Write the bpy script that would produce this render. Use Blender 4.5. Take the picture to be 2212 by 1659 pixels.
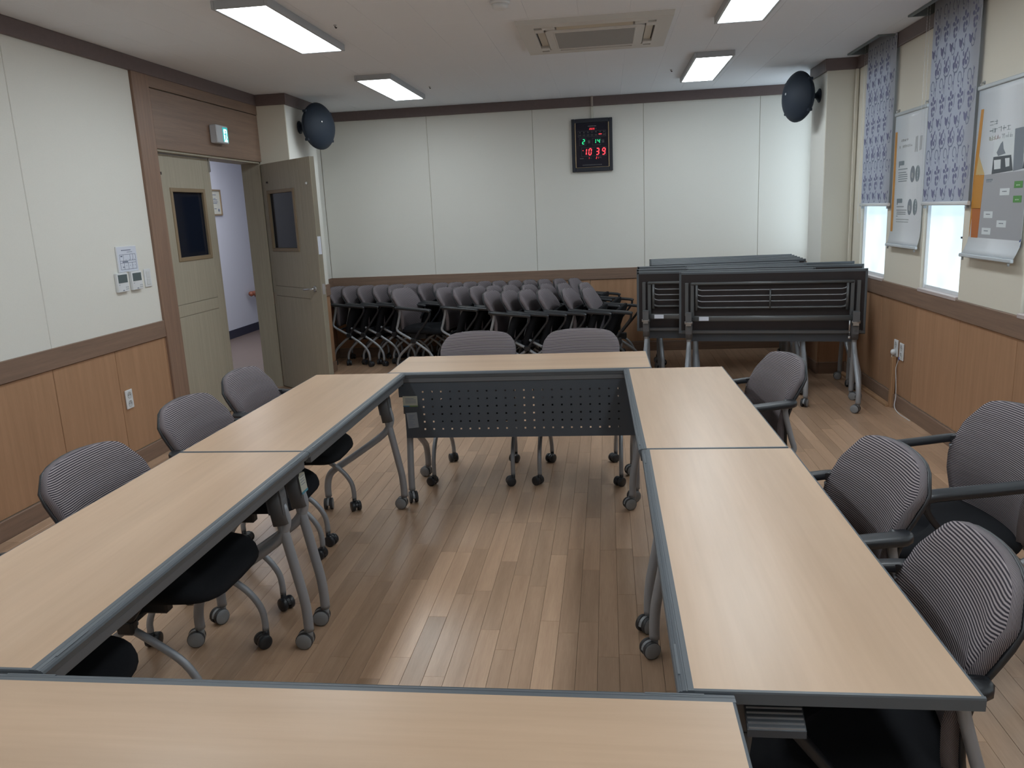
import bpy, bmesh, math, random
from mathutils import Matrix, Vector
random.seed(7)
for o in list(bpy.data.objects): bpy.data.objects.remove(o)
scene = bpy.context.scene
COL = scene.collection
PI = math.pi

# ------------------------------------------------------------------ camera
cam_d = bpy.data.cameras.new('camera'); cam = bpy.data.objects.new('camera', cam_d); COL.objects.link(cam)
cam_d.sensor_width = 36.0; cam_d.lens = 36.0 * 1708.745 / 2212.0; cam_d.clip_start = 0.02
YAW, PITCH, ROLL, CAM_H = -0.1263, -0.2143, -0.0455, 1.5508
_cy, _sy, _cp, _sp = math.cos(YAW), math.sin(YAW), math.cos(PITCH), math.sin(PITCH)
_f = Vector((_sy*_cp, _cy*_cp, _sp)); _r0 = Vector((_cy, -_sy, 0)); _u0 = _r0.cross(_f)
_r = math.cos(ROLL)*_r0 + math.sin(ROLL)*_u0; _u = -math.sin(ROLL)*_r0 + math.cos(ROLL)*_u0
cam.matrix_world = Matrix(((_r.x, _u.x, -_f.x, 0), (_r.y, _u.y, -_f.y, 0), (_r.z, _u.z, -_f.z, CAM_H), (0, 0, 0, 1)))
scene.camera = cam

# ------------------------------------------------------------------ world, exposure, light
world = bpy.data.worlds.new('world'); scene.world = world; world.use_nodes = True
world.node_tree.nodes['Background'].inputs[0].default_value = (0.75, 0.86, 1.0, 1)
world.node_tree.nodes['Background'].inputs[1].default_value = 1.0
vs = scene.view_settings
vs.view_transform = 'Standard'; vs.look = 'None'; vs.gamma = 1.0; vs.use_curve_mapping = False
vs.exposure = 0.16
PANEL_EMIT = 15.0        # ceiling LED panels
WINDOW_EMIT = 0.90       # frosted panes in daylight
scene.cycles.use_denoising = True
scene.cycles.max_bounces = 8
scene.cycles.diffuse_bounces = 5
scene.cycles.sample_clamp_indirect = 6.0
ld = bpy.data.lights.new('corridor_lamp', 'AREA'); ld.energy = 40; ld.size = 1.6; ld.color = (0.93, 0.95, 1.0)
lo = bpy.data.objects.new('corridor_lamp', ld); lo.location = (-4.3, 9.0, 2.6); COL.objects.link(lo)

# ------------------------------------------------------------------ room numbers (metres)
XL, XR, YB, ZC = -3.135, 2.10, 8.657, 2.674
YN = -1.7
Z_CROWN, Z_RAIL, Z_RAILB, Z_BASE = 2.579, 0.91, 0.794, 0.105
ZT = 0.734

# ------------------------------------------------------------------ materials
def nodes_of(name):
    m = bpy.data.materials.new(name); m.use_nodes = True
    nt = m.node_tree; b = nt.nodes['Principled BSDF']
    return m, nt, b
def plain(name, col, rough=0.5, metal=0.0, spec=0.5, noise=0.0, nscale=60, bump=0.0, bscale=300):
    m, nt, b = nodes_of(name)
    b.inputs['Base Color'].default_value = (*col, 1); b.inputs['Roughness'].default_value = rough
    b.inputs['Metallic'].default_value = metal; b.inputs['Specular IOR Level'].default_value = spec
    if noise > 0 or bump > 0:
        tc = nt.nodes.new('ShaderNodeTexCoord')
    if noise > 0:
        n = nt.nodes.new('ShaderNodeTexNoise'); n.inputs['Scale'].default_value = nscale; n.inputs['Detail'].default_value = 4
        nt.links.new(tc.outputs['Object'], n.inputs['Vector'])
        mx = nt.nodes.new('ShaderNodeMix'); mx.data_type = 'RGBA'
        mx.inputs[6].default_value = (*[c*(1-noise) for c in col], 1); mx.inputs[7].default_value = (*[min(1, c*(1+noise)) for c in col], 1)
        nt.links.new(n.outputs['Fac'], mx.inputs[0]); nt.links.new(mx.outputs[2], b.inputs['Base Color'])
    if bump > 0:
        n2 = nt.nodes.new('ShaderNodeTexNoise'); n2.inputs['Scale'].default_value = bscale; n2.inputs['Detail'].default_value = 3
        nt.links.new(tc.outputs['Object'], n2.inputs['Vector'])
        bp = nt.nodes.new('ShaderNodeBump'); bp.inputs['Strength'].default_value = bump; bp.inputs['Distance'].default_value = 0.002
        nt.links.new(n2.outputs['Fac'], bp.inputs['Height']); nt.links.new(bp.outputs['Normal'], b.inputs['Normal'])
    return m
def wood(name, c1, c2, grain='x', scale=6.0, stretch=14.0, rough=0.4, band=0.0, rnd=0.0, rnd_src='object', spec=0.5, coat=0.0):
    """two-tone wood with grain along one object axis; rnd varies the tone from piece to piece"""
    m, nt, b = nodes_of(name)
    N, L = nt.nodes.new, nt.links.new
    tc = N('ShaderNodeTexCoord'); mp = N('ShaderNodeMapping')
    s = {'x': (scale/stretch, scale, scale), 'y': (scale, scale/stretch, scale), 'z': (scale, scale, scale/stretch)}[grain]
    mp.inputs['Scale'].default_value = s
    L(tc.outputs['Object'], mp.inputs['Vector'])
    src = None
    if rnd_src == 'object':
        oi = N('ShaderNodeObjectInfo'); src = oi.outputs['Random']
    else:
        gi = N('ShaderNodeNewGeometry'); src = gi.outputs['Random Per Island']
    mul = N('ShaderNodeMath'); mul.operation = 'MULTIPLY'; mul.inputs[1].default_value = 37.0; L(src, mul.inputs[0])
    cmb = N('ShaderNodeCombineXYZ')
    for i in range(3): L(mul.outputs[0], cmb.inputs[i])
    add = N('ShaderNodeVectorMath'); add.operation = 'ADD'; L(mp.outputs[0], add.inputs[0]); L(cmb.outputs[0], add.inputs[1])
    n1 = N('ShaderNodeTexNoise'); n1.inputs['Scale'].default_value = 1.0; n1.inputs['Detail'].default_value = 5; n1.inputs['Roughness'].default_value = 0.6
    L(add.outputs[0], n1.inputs['Vector'])
    n2 = N('ShaderNodeTexNoise'); n2.inputs['Scale'].default_value = 9.0; n2.inputs['Detail'].default_value = 2
    L(add.outputs[0], n2.inputs['Vector'])
    mixf = N('ShaderNodeMath'); mixf.operation = 'MULTIPLY_ADD'; mixf.inputs[1].default_value = 0.35
    L(n2.outputs['Fac'], mixf.inputs[0]); L(n1.outputs['Fac'], mixf.inputs[2])
    rmp = N('ShaderNodeMapRange'); rmp.inputs[1].default_value = 0.45; rmp.inputs[2].default_value = 0.9
    L(mixf.outputs[0], rmp.inputs[0])
    mx = N('ShaderNodeMix'); mx.data_type = 'RGBA'
    mx.inputs[6].default_value = (*c1, 1); mx.inputs[7].default_value = (*c2, 1)
    L(rmp.outputs[0], mx.inputs[0])
    out = mx.outputs[2]
    if band > 0:
        bm_ = N('ShaderNodeMapping'); bm_.inputs['Scale'].default_value = {'x': (0.25, 9, 1), 'y': (9, 0.25, 1), 'z': (9, 9, 0.25)}[grain]; L(tc.outputs['Object'], bm_.inputs['Vector'])
        ba = N('ShaderNodeVectorMath'); ba.operation = 'ADD'; L(bm_.outputs[0], ba.inputs[0]); L(cmb.outputs[0], ba.inputs[1])
        bn = N('ShaderNodeTexNoise'); bn.inputs['Scale'].default_value = 1.0; bn.inputs['Detail'].default_value = 1; L(ba.outputs[0], bn.inputs['Vector'])
        br = N('ShaderNodeMapRange'); br.inputs[1].default_value = 0.40; br.inputs[2].default_value = 0.60; br.inputs[3].default_value = 1-band; br.inputs[4].default_value = 1+band; L(bn.outputs['Fac'], br.inputs[0])
        bh = N('ShaderNodeHueSaturation'); L(br.outputs[0], bh.inputs['Value']); L(out, bh.inputs['Color']); out = bh.outputs['Color']
    if rnd > 0:
        mr = N('ShaderNodeMapRange'); mr.inputs[3].default_value = 1-rnd; mr.inputs[4].default_value = 1+rnd; L(src, mr.inputs[0])
        hs = N('ShaderNodeHueSaturation'); L(mr.outputs[0], hs.inputs['Value']); L(out, hs.inputs['Color']); out = hs.outputs['Color']
    L(out, b.inputs['Base Color'])
    b.inputs['Roughness'].default_value = rough; b.inputs['Specular IOR Level'].default_value = spec
    if coat: b.inputs['Coat Weight'].default_value = coat; b.inputs['Coat Roughness'].default_value = 0.25
    return m
def emit(name, col, strength):
    m, nt, b = nodes_of(name)
    b.inputs['Base Color'].default_value = (*[min(1, c)*0.5 for c in col], 1)
    b.inputs['Emission Color'].default_value = (*col, 1); b.inputs['Emission Strength'].default_value = strength
    return m
def stripes(name, ca, cb, pitch, duty=0.5):
    m, nt, b = nodes_of(name); N, L = nt.nodes.new, nt.links.new
    uv = N('ShaderNodeUVMap'); sp = N('ShaderNodeSeparateXYZ'); L(uv.outputs[0], sp.inputs[0])
    a = N('ShaderNodeMath'); a.operation = 'MULTIPLY'; a.inputs[1].default_value = 2*PI/pitch; L(sp.outputs['Y'], a.inputs[0])
    s = N('ShaderNodeMath'); s.operation = 'SINE'; L(a.outputs[0], s.inputs[0])
    r = N('ShaderNodeMapRange'); r.inputs[1].default_value = -0.45+duty-0.5; r.inputs[2].default_value = 0.45+duty-0.5; L(s.outputs[0], r.inputs[0])
    mx = N('ShaderNodeMix'); mx.data_type = 'RGBA'; mx.inputs[6].default_value = (*ca, 1); mx.inputs[7].default_value = (*cb, 1)
    L(r.outputs[0], mx.inputs[0]); L(mx.outputs[2], b.inputs['Base Color'])
    bp = N('ShaderNodeBump'); bp.inputs['Strength'].default_value = 0.5; bp.inputs['Distance'].default_value = 0.002
    L(r.outputs[0], bp.inputs['Height']); L(bp.outputs['Normal'], b.inputs['Normal'])
    b.inputs['Roughness'].default_value = 0.85; b.inputs['Specular IOR Level'].default_value = 0.2
    return m

M = {}
M['table_wood'] = wood('beech_laminate', (0.60, 0.425, 0.295), (0.50, 0.34, 0.225), 'x', 7.0, 16.0, 0.33, band=0.035, spec=0.5)
M['plank'] = wood('oak_plank', (0.50, 0.335, 0.225), (0.38, 0.245, 0.16), 'y', 22.0, 14.0, 0.30, rnd=0.16, spec=0.5)
M['plank_far'] = wood('oak_plank_far', (0.50, 0.335, 0.225), (0.38, 0.245, 0.16), 'y', 22.0, 14.0, 0.30, rnd=0.16, rnd_src='island', spec=0.5)
M['subfloor'] = plain('plank_joint_dark', (0.15, 0.095, 0.06), 0.8)
M['wainscot'] = wood('wainscot_beech', (0.44, 0.258, 0.155), (0.365, 0.21, 0.122), 'z', 30.0, 18.0, 0.42, rnd=0.05, spec=0.35)
M['rail_y'] = wood('walnut_rail_y', (0.275, 0.180, 0.130), (0.195, 0.130, 0.098), 'y', 40.0, 22.0, 0.45, spec=0.35)
M['rail_x'] = wood('walnut_rail_x', (0.275, 0.180, 0.130), (0.195, 0.130, 0.098), 'x', 40.0, 22.0, 0.45, spec=0.35)
M['rail_z'] = wood('walnut_rail_z', (0.30, 0.19, 0.135), (0.215, 0.138, 0.102), 'z', 40.0, 22.0, 0.45, spec=0.35)
M['crown'] = plain('crown_brown', (0.150, 0.112, 0.110), 0.5, noise=0.12, nscale=30)
M['groove'] = plain('dark_groove', (0.03, 0.018, 0.012), 0.8)
M['wall'] = plain('cream_wallcovering', (0.745, 0.738, 0.695), 0.75, spec=0.2, noise=0.03, nscale=160, bump=0.15, bscale=500)
M['wall_seam'] = plain('wall_seam', (0.60, 0.56, 0.45), 0.8)
M['wall_cream'] = plain('cream_paint', (0.70, 0.665, 0.58), 0.7, spec=0.2, noise=0.02, nscale=140)
M['ceiling'] = plain('mineral_ceiling_board', (0.79, 0.82, 0.875), 0.9, spec=0.1, noise=0.06, nscale=240, bump=0.3, bscale=260)
M['ceiling_gap'] = plain('ceiling_joint', (0.56, 0.55, 0.56), 0.9)
M['white_metal'] = plain('white_painted_metal', (0.62, 0.63, 0.64), 0.4)
M['led_frame'] = plain('led_frame_grey', (0.40, 0.42, 0.45), 0.45)
M['led'] = emit('led_diffuser', (0.875, 0.96, 1.0), PANEL_EMIT)
M['frost'] = None
M['door'] = wood('olive_door_laminate', (0.43, 0.39, 0.31), (0.365, 0.33, 0.26), 'z', 60.0, 30.0, 0.5, spec=0.3)
M['door_groove'] = plain('door_groove', (0.25, 0.225, 0.175), 0.7)
M['door_bead'] = plain('window_bead_tan', (0.27, 0.20, 0.125), 0.5)
M['dark_glass'] = plain('dark_glass', (0.010, 0.014, 0.026), 0.10, spec=0.28)
M['steel'] = plain('brushed_steel', (0.55, 0.55, 0.56), 0.3, metal=0.9)
M['tube'] = plain('silver_paint', (0.31, 0.325, 0.355), 0.42, metal=0.25)
M['trim'] = plain('slate_edge_trim', (0.098, 0.112, 0.128), 0.42, spec=0.45)
M['under'] = plain('dark_brown_underside', (0.034, 0.027, 0.028), 0.6, spec=0.3)
M['housing'] = plain('charcoal_housing', (0.11, 0.112, 0.12), 0.5)
M['panel'] = plain('charcoal_steel_panel', (0.056, 0.066, 0.082), 0.45)
M['rack'] = plain('rack_grey', (0.12, 0.125, 0.13), 0.4, metal=0.3)
M['hub'] = plain('grey_caster_hub', (0.24, 0.25, 0.265), 0.45)
M['tyre'] = plain('dark_caster_tyre', (0.03, 0.03, 0.033), 0.55)
M['black'] = plain('black_plastic', (0.02, 0.022, 0.027), 0.38, spec=0.5)
M['fabric'] = plain('black_seat_fabric', (0.012, 0.0125, 0.015), 0.9, spec=0.15, bump=0.4, bscale=900)
M['mesh'] = stripes('striped_back_mesh', (0.036, 0.032, 0.042), (0.32, 0.28, 0.295), 0.0059, 0.44)
M['white'] = plain('white_plastic', (0.70, 0.72, 0.75), 0.4)
M['paper'] = plain('white_paper', (0.66, 0.70, 0.80), 0.7)
M['ink'] = plain('grey_ink', (0.16, 0.19, 0.27), 0.7)
M['lcd'] = plain('lcd_grey', (0.10, 0.13, 0.14), 0.25)
M['corridor'] = plain('corridor_white', (0.62, 0.635, 0.70), 0.8)
M['corridor_floor'] = plain('corridor_floor', (0.155, 0.115, 0.10), 0.5, noise=0.1, nscale=9)
M['navy'] = plain('navy_skirting', (0.03, 0.032, 0.055), 0.5)
M['speaker'] = plain('black_speaker', (0.020, 0.029, 0.045), 0.62, spec=0.3)
M['orange_wood'] = plain('red_brown_wood', (0.28, 0.09, 0.05), 0.4)

# ------------------------------------------------------------------ mesh helpers
class MB:
    def __init__(s): s.v, s.f, s.sm, s.mi, s.uv = [], [], [], [], None
    def add(s, vs, fs, smooth=False, mi=0):
        o = len(s.v); s.v += [tuple(p) for p in vs]
        for f in fs: s.f.append(tuple(i+o for i in f)); s.sm.append(smooth); s.mi.append(mi)
    def box(s, x0, x1, y0, y1, z0, z1, mi=0):
        s.add([(x0,y0,z0),(x1,y0,z0),(x1,y1,z0),(x0,y1,z0),(x0,y0,z1),(x1,y0,z1),(x1,y1,z1),(x0,y1,z1)],
              [(0,3,2,1),(4,5,6,7),(0,1,5,4),(1,2,6,5),(2,3,7,6),(3,0,4,7)], False, mi)
    def cbox(s, x0, x1, y0, y1, z0, z1, c=0.004, mi=0):
        """box with all edges chamfered"""
        X, Y, Z = (x0, x1), (y0, y1), (z0, z1); V = []; idx = {}
        for i in (0,1):
            for j in (0,1):
                for k in (0,1):
                    sx, sy, sz = (c if i == 0 else -c), (c if j == 0 else -c), (c if k == 0 else -c)
                    for a, p in enumerate(((X[i], Y[j]+sy, Z[k]+sz), (X[i]+sx, Y[j], Z[k]+sz), (X[i]+sx, Y[j]+sy, Z[k]))):
                        idx[i,j,k,a] = len(V); V.append(p)
        F = []
        for i in (0,1):
            q = [idx[i,0,0,0], idx[i,1,0,0], idx[i,1,1,0], idx[i,0,1,0]]; F.append(q if i else q[::-1])
            q = [idx[0,i,0,1], idx[0,i,1,1], idx[1,i,1,1], idx[1,i,0,1]]; F.append(q if i else q[::-1])
            q = [idx[0,0,i,2], idx[1,0,i,2], idx[1,1,i,2], idx[0,1,i,2]]; F.append(q if i else q[::-1])
        for a in (0,1):
            for b2 in (0,1):
                F.append([idx[a,b2,0,0], idx[a,b2,1,0], idx[a,b2,1,1], idx[a,b2,0,1]])
                F.append([idx[a,0,b2,0], idx[a,1,b2,0], idx[a,1,b2,2], idx[a,0,b2,2]])
                F.append([idx[0,a,b2,1], idx[1,a,b2,1], idx[1,a,b2,2], idx[0,a,b2,2]])
        for i in (0,1):
            for j in (0,1):
                for k in (0,1): F.append([idx[i,j,k,0], idx[i,j,k,1], idx[i,j,k,2]])
        s.add(V, F, False, mi)
    def tube(s, pts, r, seg=10, smooth=3, cap=True, flat=None, mi=0):
        """round tube through pts (Catmull-Rom); flat=(w,h) gives an oval section, w measured across the y axis"""
        P = [Vector(p) for p in pts]
        if smooth > 1 and len(P) > 2:
            Q = []
            for i in range(len(P)-1):
                p0 = P[i-1] if i else P[0]*2-P[1]; p1, p2 = P[i], P[i+1]; p3 = P[i+2] if i+2 < len(P) else P[-1]*2-P[-2]
                for k in range(smooth):
                    t = k/smooth
                    Q.append(0.5*((2*p1)+(p2-p0)*t+(2*p0-5*p1+4*p2-p3)*t*t+(3*p1-p0-3*p2+p3)*t**3))
            Q.append(P[-1]); P = Q
        rs = r if isinstance(r, (list, tuple)) else [r]*len(P)
        V, F = [], []; n = None
        for i, p in enumerate(P):
            t = (P[min(i+1, len(P)-1)]-P[max(i-1, 0)]).normalized()
            if n is None:
                n = Vector((0,1,0)) if abs(t.y) < 0.9 else Vector((1,0,0))
                n = (n-t*n.dot(t)).normalized()
            else: n = (n-t*n.dot(t)).normalized()
            b = t.cross(n)
            rr = rs[min(i, len(rs)-1)]
            for k in range(seg):
                a = 2*PI*(k+0.5)/seg
                if flat:
                    ca, sa = math.cos(a), math.sin(a)
                    e = 0.55
                    V.append(p+n*(math.copysign(abs(ca)**e, ca)*flat[0]/2)+b*(math.copysign(abs(sa)**e, sa)*flat[1]/2))
                else: V.append(p+(n*math.cos(a)+b*math.sin(a))*rr)
        m = len(P)
        for i in range(m-1):
            for k in range(seg): F.append((i*seg+k, i*seg+(k+1)%seg, (i+1)*seg+(k+1)%seg, (i+1)*seg+k))
        s.add(V, F, True, mi)
        if cap:
            o = len(s.v)-len(V)
            s.f.append(tuple(o+k for k in range(seg))[::-1]); s.sm.append(False); s.mi.append(mi)
            s.f.append(tuple(o+(m-1)*seg+k for k in range(seg))); s.sm.append(False); s.mi.append(mi)
    def lathe(s, prof, origin=(0,0,0), axis=(0,0,1), seg=20, smooth=True, mi=0):
        """profile [(radius, height)] turned about axis"""
        a = Vector(axis).normalized(); n = a.orthogonal().normalized(); b = a.cross(n); O = Vector(origin)
        V, F = [], []
        for r, h in prof:
            for k in range(seg):
                t = 2*PI*k/seg; V.append(O+a*h+(n*math.cos(t)+b*math.sin(t))*r)
        for i in range(len(prof)-1):
            for k in range(seg): F.append((i*seg+k, i*seg+(k+1)%seg, (i+1)*seg+(k+1)%seg, (i+1)*seg+k))
        s.add(V, F, smooth, mi)
        o = len(s.v)-len(V)
        if prof[0][0] > 1e-6: s.f.append(tuple(o+k for k in range(seg))[::-1]); s.sm.append(False); s.mi.append(mi)
        if prof[-1][0] > 1e-6: s.f.append(tuple(o+(len(prof)-1)*seg+k for k in range(seg))); s.sm.append(False); s.mi.append(mi)
    def prism(s, poly, fn, d0, d1, mi=0):
        """2-D polygon extruded; fn(a, b, d) -> xyz"""
        n = len(poly)
        V = [fn(a, b, d0) for a, b in poly]+[fn(a, b, d1) for a, b in poly]
        F = [tuple(range(n))[::-1], tuple(range(n, 2*n))]+[(i, (i+1)%n, n+(i+1)%n, n+i) for i in range(n)]
        s.add(V, F, False, mi)
    def rings(s, rings, smooth=True, cap=True, mi=0):
        n = len(rings[0]); V = [p for r in rings for p in r]; F = []
        for i in range(len(rings)-1):
            for k in range(n): F.append((i*n+k, i*n+(k+1)%n, (i+1)*n+(k+1)%n, (i+1)*n+k))
        s.add(V, F, smooth, mi)
        if cap:
            o = len(s.v)-len(V)
            s.f.append(tuple(o+k for k in range(n))[::-1]); s.sm.append(smooth); s.mi.append(mi)
            s.f.append(tuple(o+(len(rings)-1)*n+k for k in range(n))); s.sm.append(smooth); s.mi.append(mi)
    def mesh(s, name, mats):
        me = bpy.data.meshes.new(name); me.from_pydata(s.v, [], s.f)
        for m in (mats if isinstance(mats, (list, tuple)) else [mats]): me.materials.append(m)
        me.polygons.foreach_set('use_smooth', s.sm); me.polygons.foreach_set('material_index', s.mi)
        if s.uv:
            uvl = me.uv_layers.new(name='UVMap')
            for lp in me.loops: uvl.data[lp.index].uv = s.uv[lp.vertex_index]
        bm = bmesh.new(); bm.from_mesh(me); bmesh.ops.recalc_face_normals(bm, faces=bm.faces); bm.to_mesh(me); bm.free()
        me.update(); return me
    def obj(s, name, mats, parent=None, **kw):
        return link(name, s.mesh(name, mats), parent, **kw)
def link(name, me, parent=None, loc=None, rot=None, kind=None, label=None):
    o = bpy.data.objects.new(name, me); COL.objects.link(o)
    if parent: o.parent = parent
    if loc: o.location = loc
    if rot: o.rotation_euler = rot
    if kind: o['kind'] = kind
    if label: o['label'] = label
    return o
def tag(o, label, cat, group=None):
    o['label'] = label; o['category'] = cat
    if group: o['group'] = group
    return o
def thing(name, label, cat, loc=(0,0,0), rz=0.0, group=None):
    o = bpy.data.objects.new(name, None); COL.objects.link(o); o.location = loc; o.rotation_euler = (0,0,rz)
    o.empty_display_size = 0.1
    return tag(o, label, cat, group)
def struct(name, mb, mats, parent=None):
    o = mb.obj(name, mats, parent)
    if not parent: o['kind'] = 'structure'
    return o
def shell(name, loc=(0,0,0), rz=0.0):
    o = bpy.data.objects.new(name, None); COL.objects.link(o); o.location = loc; o.rotation_euler = (0,0,rz); o['kind'] = 'structure'; return o
def dup(root, loc, rz, label, group=None):
    r = root.copy(); COL.objects.link(r); r.location = loc; r.rotation_euler = (0,0,rz); r['label'] = label
    if group: r['group'] = group
    for ch in root.children:
        c = ch.copy(); COL.objects.link(c); c.parent = r
        for g in ch.children:
            d = g.copy(); COL.objects.link(d); d.parent = c
    return r
def box(name, a, mats, parent=None, c=0.0, **kw):
    mb = MB()
    if c: mb.cbox(*a, c)
    else: mb.box(*a)
    return mb.obj(name, mats, parent, **kw)
ORD = 'first second third fourth fifth sixth seventh eighth ninth tenth eleventh twelfth thirteenth fourteenth fifteenth sixteenth seventeenth'.split()

# ================================================================== THE SETTING
# ---- floor: strip parquet, boards running away from the camera
fl = box('floor', (XL-0.25, XR+0.02, YN, YB+0.02, -0.06, -0.0075), M['subfloor']); fl['kind'] = 'structure'
PW = 0.0745
LENS = (0.45, 0.6, 0.75, 0.9)
plank_mesh = {}
for L_ in LENS:
    mb = MB(); mb.cbox(-PW/2+0.0004, PW/2-0.0004, -L_/2+0.0004, L_/2-0.0004, -0.008, 0.0, 0.0007)
    plank_mesh[L_] = mb.mesh('plank', M['plank'])
TABLES = {  # name: (x, y, rot)  local +x = length, local -y = inner (front) edge
    'R1': (0.3536, 1.9399, -PI/2+0.0024), 'R2': (0.3311, 3.3469, -PI/2+0.0168),
    'L1': (-1.3389, 1.9447, PI/2+0.0007), 'L2': (-1.3361, 3.3499, PI/2-0.004),
    'B': (-0.4875, 4.2891, 0.0069), 'N': (-0.5009, 0.9877, PI-0.0007)}
TL, TD = 1.4, 0.5015
def pix(p):
    d = Vector(p)-Vector((0,0,CAM_H)); z = d.dot(_f)
    if z < 0.05: return None
    return 1106+1708.745*d.dot(_r)/z, 829.5-1708.745*d.dot(_u)/z, z
def under_table(x, y):
    t = (CAM_H-0.72)/CAM_H; hx, hy = x*t, y*t
    for k, (tx, ty, r) in TABLES.items():
        c, s_ = math.cos(-r), math.sin(-r); dx, dy = hx-tx, hy-ty
        if abs(c*dx-s_*dy) < TL/2 and abs(s_*dx+c*dy) < TD/2: return True
    return False
rects = []
nx = int((XR-(XL-0.24))/PW)+1
rng = random.Random(3)
for i in range(nx):
    x = XR-PW*(i+0.5); y = YB-rng.uniform(0.0, 0.9)+0.9
    while y > YN:
        L_ = rng.choice(LENS); y0 = y-L_
        a, b = max(y0, YN), min(y, YB)
        if b-a > 0.02: rects.append((x, (a+b)/2, b-a, abs((b-a)-L_) < 1e-6, L_))
        y = y0
score = []
for q in rects:
    p = pix((q[0], q[1], 0)); v = 0.0
    if q[3] and p and -20 < p[0] < 2232 and 0 < p[1] < 1690 and not under_table(q[0], q[1]):
        v = q[2]/p[2]**3
        if q[1] > 6.4 and q[0] < 0.3: v *= 0.1
    score.append(v)
best = set(sorted(range(len(rects)), key=lambda i: -score[i])[:300])
rest = MB()
for i, q in enumerate(rects):
    if i in best and score[i] > 0: link('plank', plank_mesh[q[4]], fl, loc=(q[0], q[1], 0.0))
    else: rest.box(q[0]-PW/2+0.0006, q[0]+PW/2-0.0006, q[1]-q[2]/2+0.0006, q[1]+q[2]/2-0.0006, -0.008, 0.0)
r_ = rest.obj('far_planks', M['plank_far'], fl); r_['kind'] = 'stuff'

# ---- ceiling boards 0.3 x 0.6
POCK = [(6.345, 7.09), (5.02, 5.765)]           # blind pockets along the window wall
PX = 1.955
ce = MB()
ce.box(XL-0.05, PX, YN, YB+0.02, ZC+0.012, ZC+0.05)
ys = [YN]+[v for p in sorted(POCK) for v in p]+[YB+0.02]
for a, b in zip(ys[0::2], ys[1::2]): ce.box(PX, XR+0.08, a, b, ZC, ZC+0.05)
ceil = struct('ceiling', ce, M['ceiling_gap'])
ceil.data.materials.append(M['ceiling'])
for p in ceil.data.polygons:
    if p.center.x > PX+0.001: p.material_index = 1
tm = {}
TWX, TWY = 0.3, 0.6
crest = MB()
for i in range(17):
    x1 = PX-i*TWX; x0 = max(x1-TWX, XL-0.02)
    for j in range(18):
        y1 = YB-j*TWY; y0 = max(y1-TWY, YN)
        if y1 <= y0: continue
        if y0 > 3.3 and x1-x0 > 0.29:
            if 't' not in tm:
                mb = MB(); mb.cbox(-TWX/2+0.0003, TWX/2-0.0003, -TWY/2+0.0003, TWY/2-0.0003, 0, 0.013, 0.0006); tm['t'] = mb.mesh('ceiling_board', M['ceiling'])
            link('ceiling_board', tm['t'], ceil, loc=((x0+x1)/2, (y0+y1)/2, ZC))
        else: crest.box(x0+0.0004, x1-0.0004, y0+0.0004, y1-0.0004, ZC, ZC+0.013)
cr = crest.obj('outer_ceiling_boards', M['ceiling'], ceil); cr['kind'] = 'stuff'
for n, (a, b) in enumerate(POCK):
    mb = MB()       # grey lined pocket with a rim
    x1 = XR+0.045
    mb.box(PX-0.003, PX+0.018, a, b, ZC-0.012, ZC+0.14); mb.box(PX+0.018, x1, a, a+0.018, ZC-0.012, ZC+0.14); mb.box(PX+0.018, x1, b-0.018, b, ZC-0.012, ZC+0.14)
    mb.box(PX, x1+0.02, a, b, ZC+0.14, ZC+0.16); mb.box(x1, x1+0.02, a, b, ZC-0.05, ZC+0.14)
    struct('trim_%d' % (11+n), mb, plain('pocket_grey', (0.17, 0.20, 0.215), 0.6))

# ---- generic wall finish: fabric panels, wainscot panels, rail, baseboard, crown
def wall_finish(parent, axis, pos, out, a0, a1, seams_u, seams_w, zfab_top=Z_CROWN, fab_mat='wall', skip_fab=None, skip_w=None):
    """axis 'y': the wall runs along y at x=pos and faces out (+1/-1 in x); axis 'x' likewise"""
    def bx(name, s0, s1, z0, z1, d0, d1, mat, c=0.0):
        lo_, hi_ = sorted((pos+out*d0, pos+out*d1))
        a = (lo_, hi_, s0, s1, z0, z1) if axis == 'y' else (s0, s1, lo_, hi_, z0, z1)
        return box(name, a, mat, parent, c)
    e = [a0]+[s for s in seams_u if a0 < s < a1]+[a1]
    for s0, s1 in zip(e, e[1:]): bx('wall_panel', s0+0.0016, s1-0.0016, Z_RAIL-0.01, zfab_top+0.02, 0.0, 0.009, M[fab_mat], 0.003)
    e = [a0]+[s for s in seams_w if a0 < s < a1]+[a1]
    for s0, s1 in zip(e, e[1:]): bx('wainscot_panel', s0+0.0022, s1-0.0022, Z_BASE+0.003, Z_RAILB-0.004, 0.0, 0.010, M['wainscot'], 0.0015)
    bx('dado_rail', a0, a1, Z_RAILB, Z_RAIL, 0.0, 0.022, M['rail_'+axis], 0.003)
def bar(name, axis, pos, out, a0, a1, z0, z1, th, mat):
    lo_, hi_ = sorted((pos, pos+out*th))
    a = (lo_, hi_, a0, a1, z0, z1) if axis == 'y' else (a0, a1, lo_, hi_, z0, z1)
    o = box(name, a, mat, None, 0.003); o['kind'] = 'structure'; return o

D0, D1, DH = 5.435, 7.18, 2.10      # double door opening in the left wall
WT = 0.18
# left wall core (with door opening), recess behind the pillar
mb = MB()
mb.box(XL-WT, XL-0.009, YN, D0, -0.05, ZC); mb.box(XL-WT, XL-0.009, D0, D1, DH, ZC); mb.box(XL-WT, XL-0.009, D1, YB+0.1, -0.05, ZC)
wl = struct('wall_left', mb, M['wall_seam'])
CAS = 5.24
wall_finish(wl, 'y', XL-0.009, 1, YN, CAS, [-0.35, 0.75, 1.83, 2.95, 4.085], [x*0.583+0.562 for x in range(-3, 9)])
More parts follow.
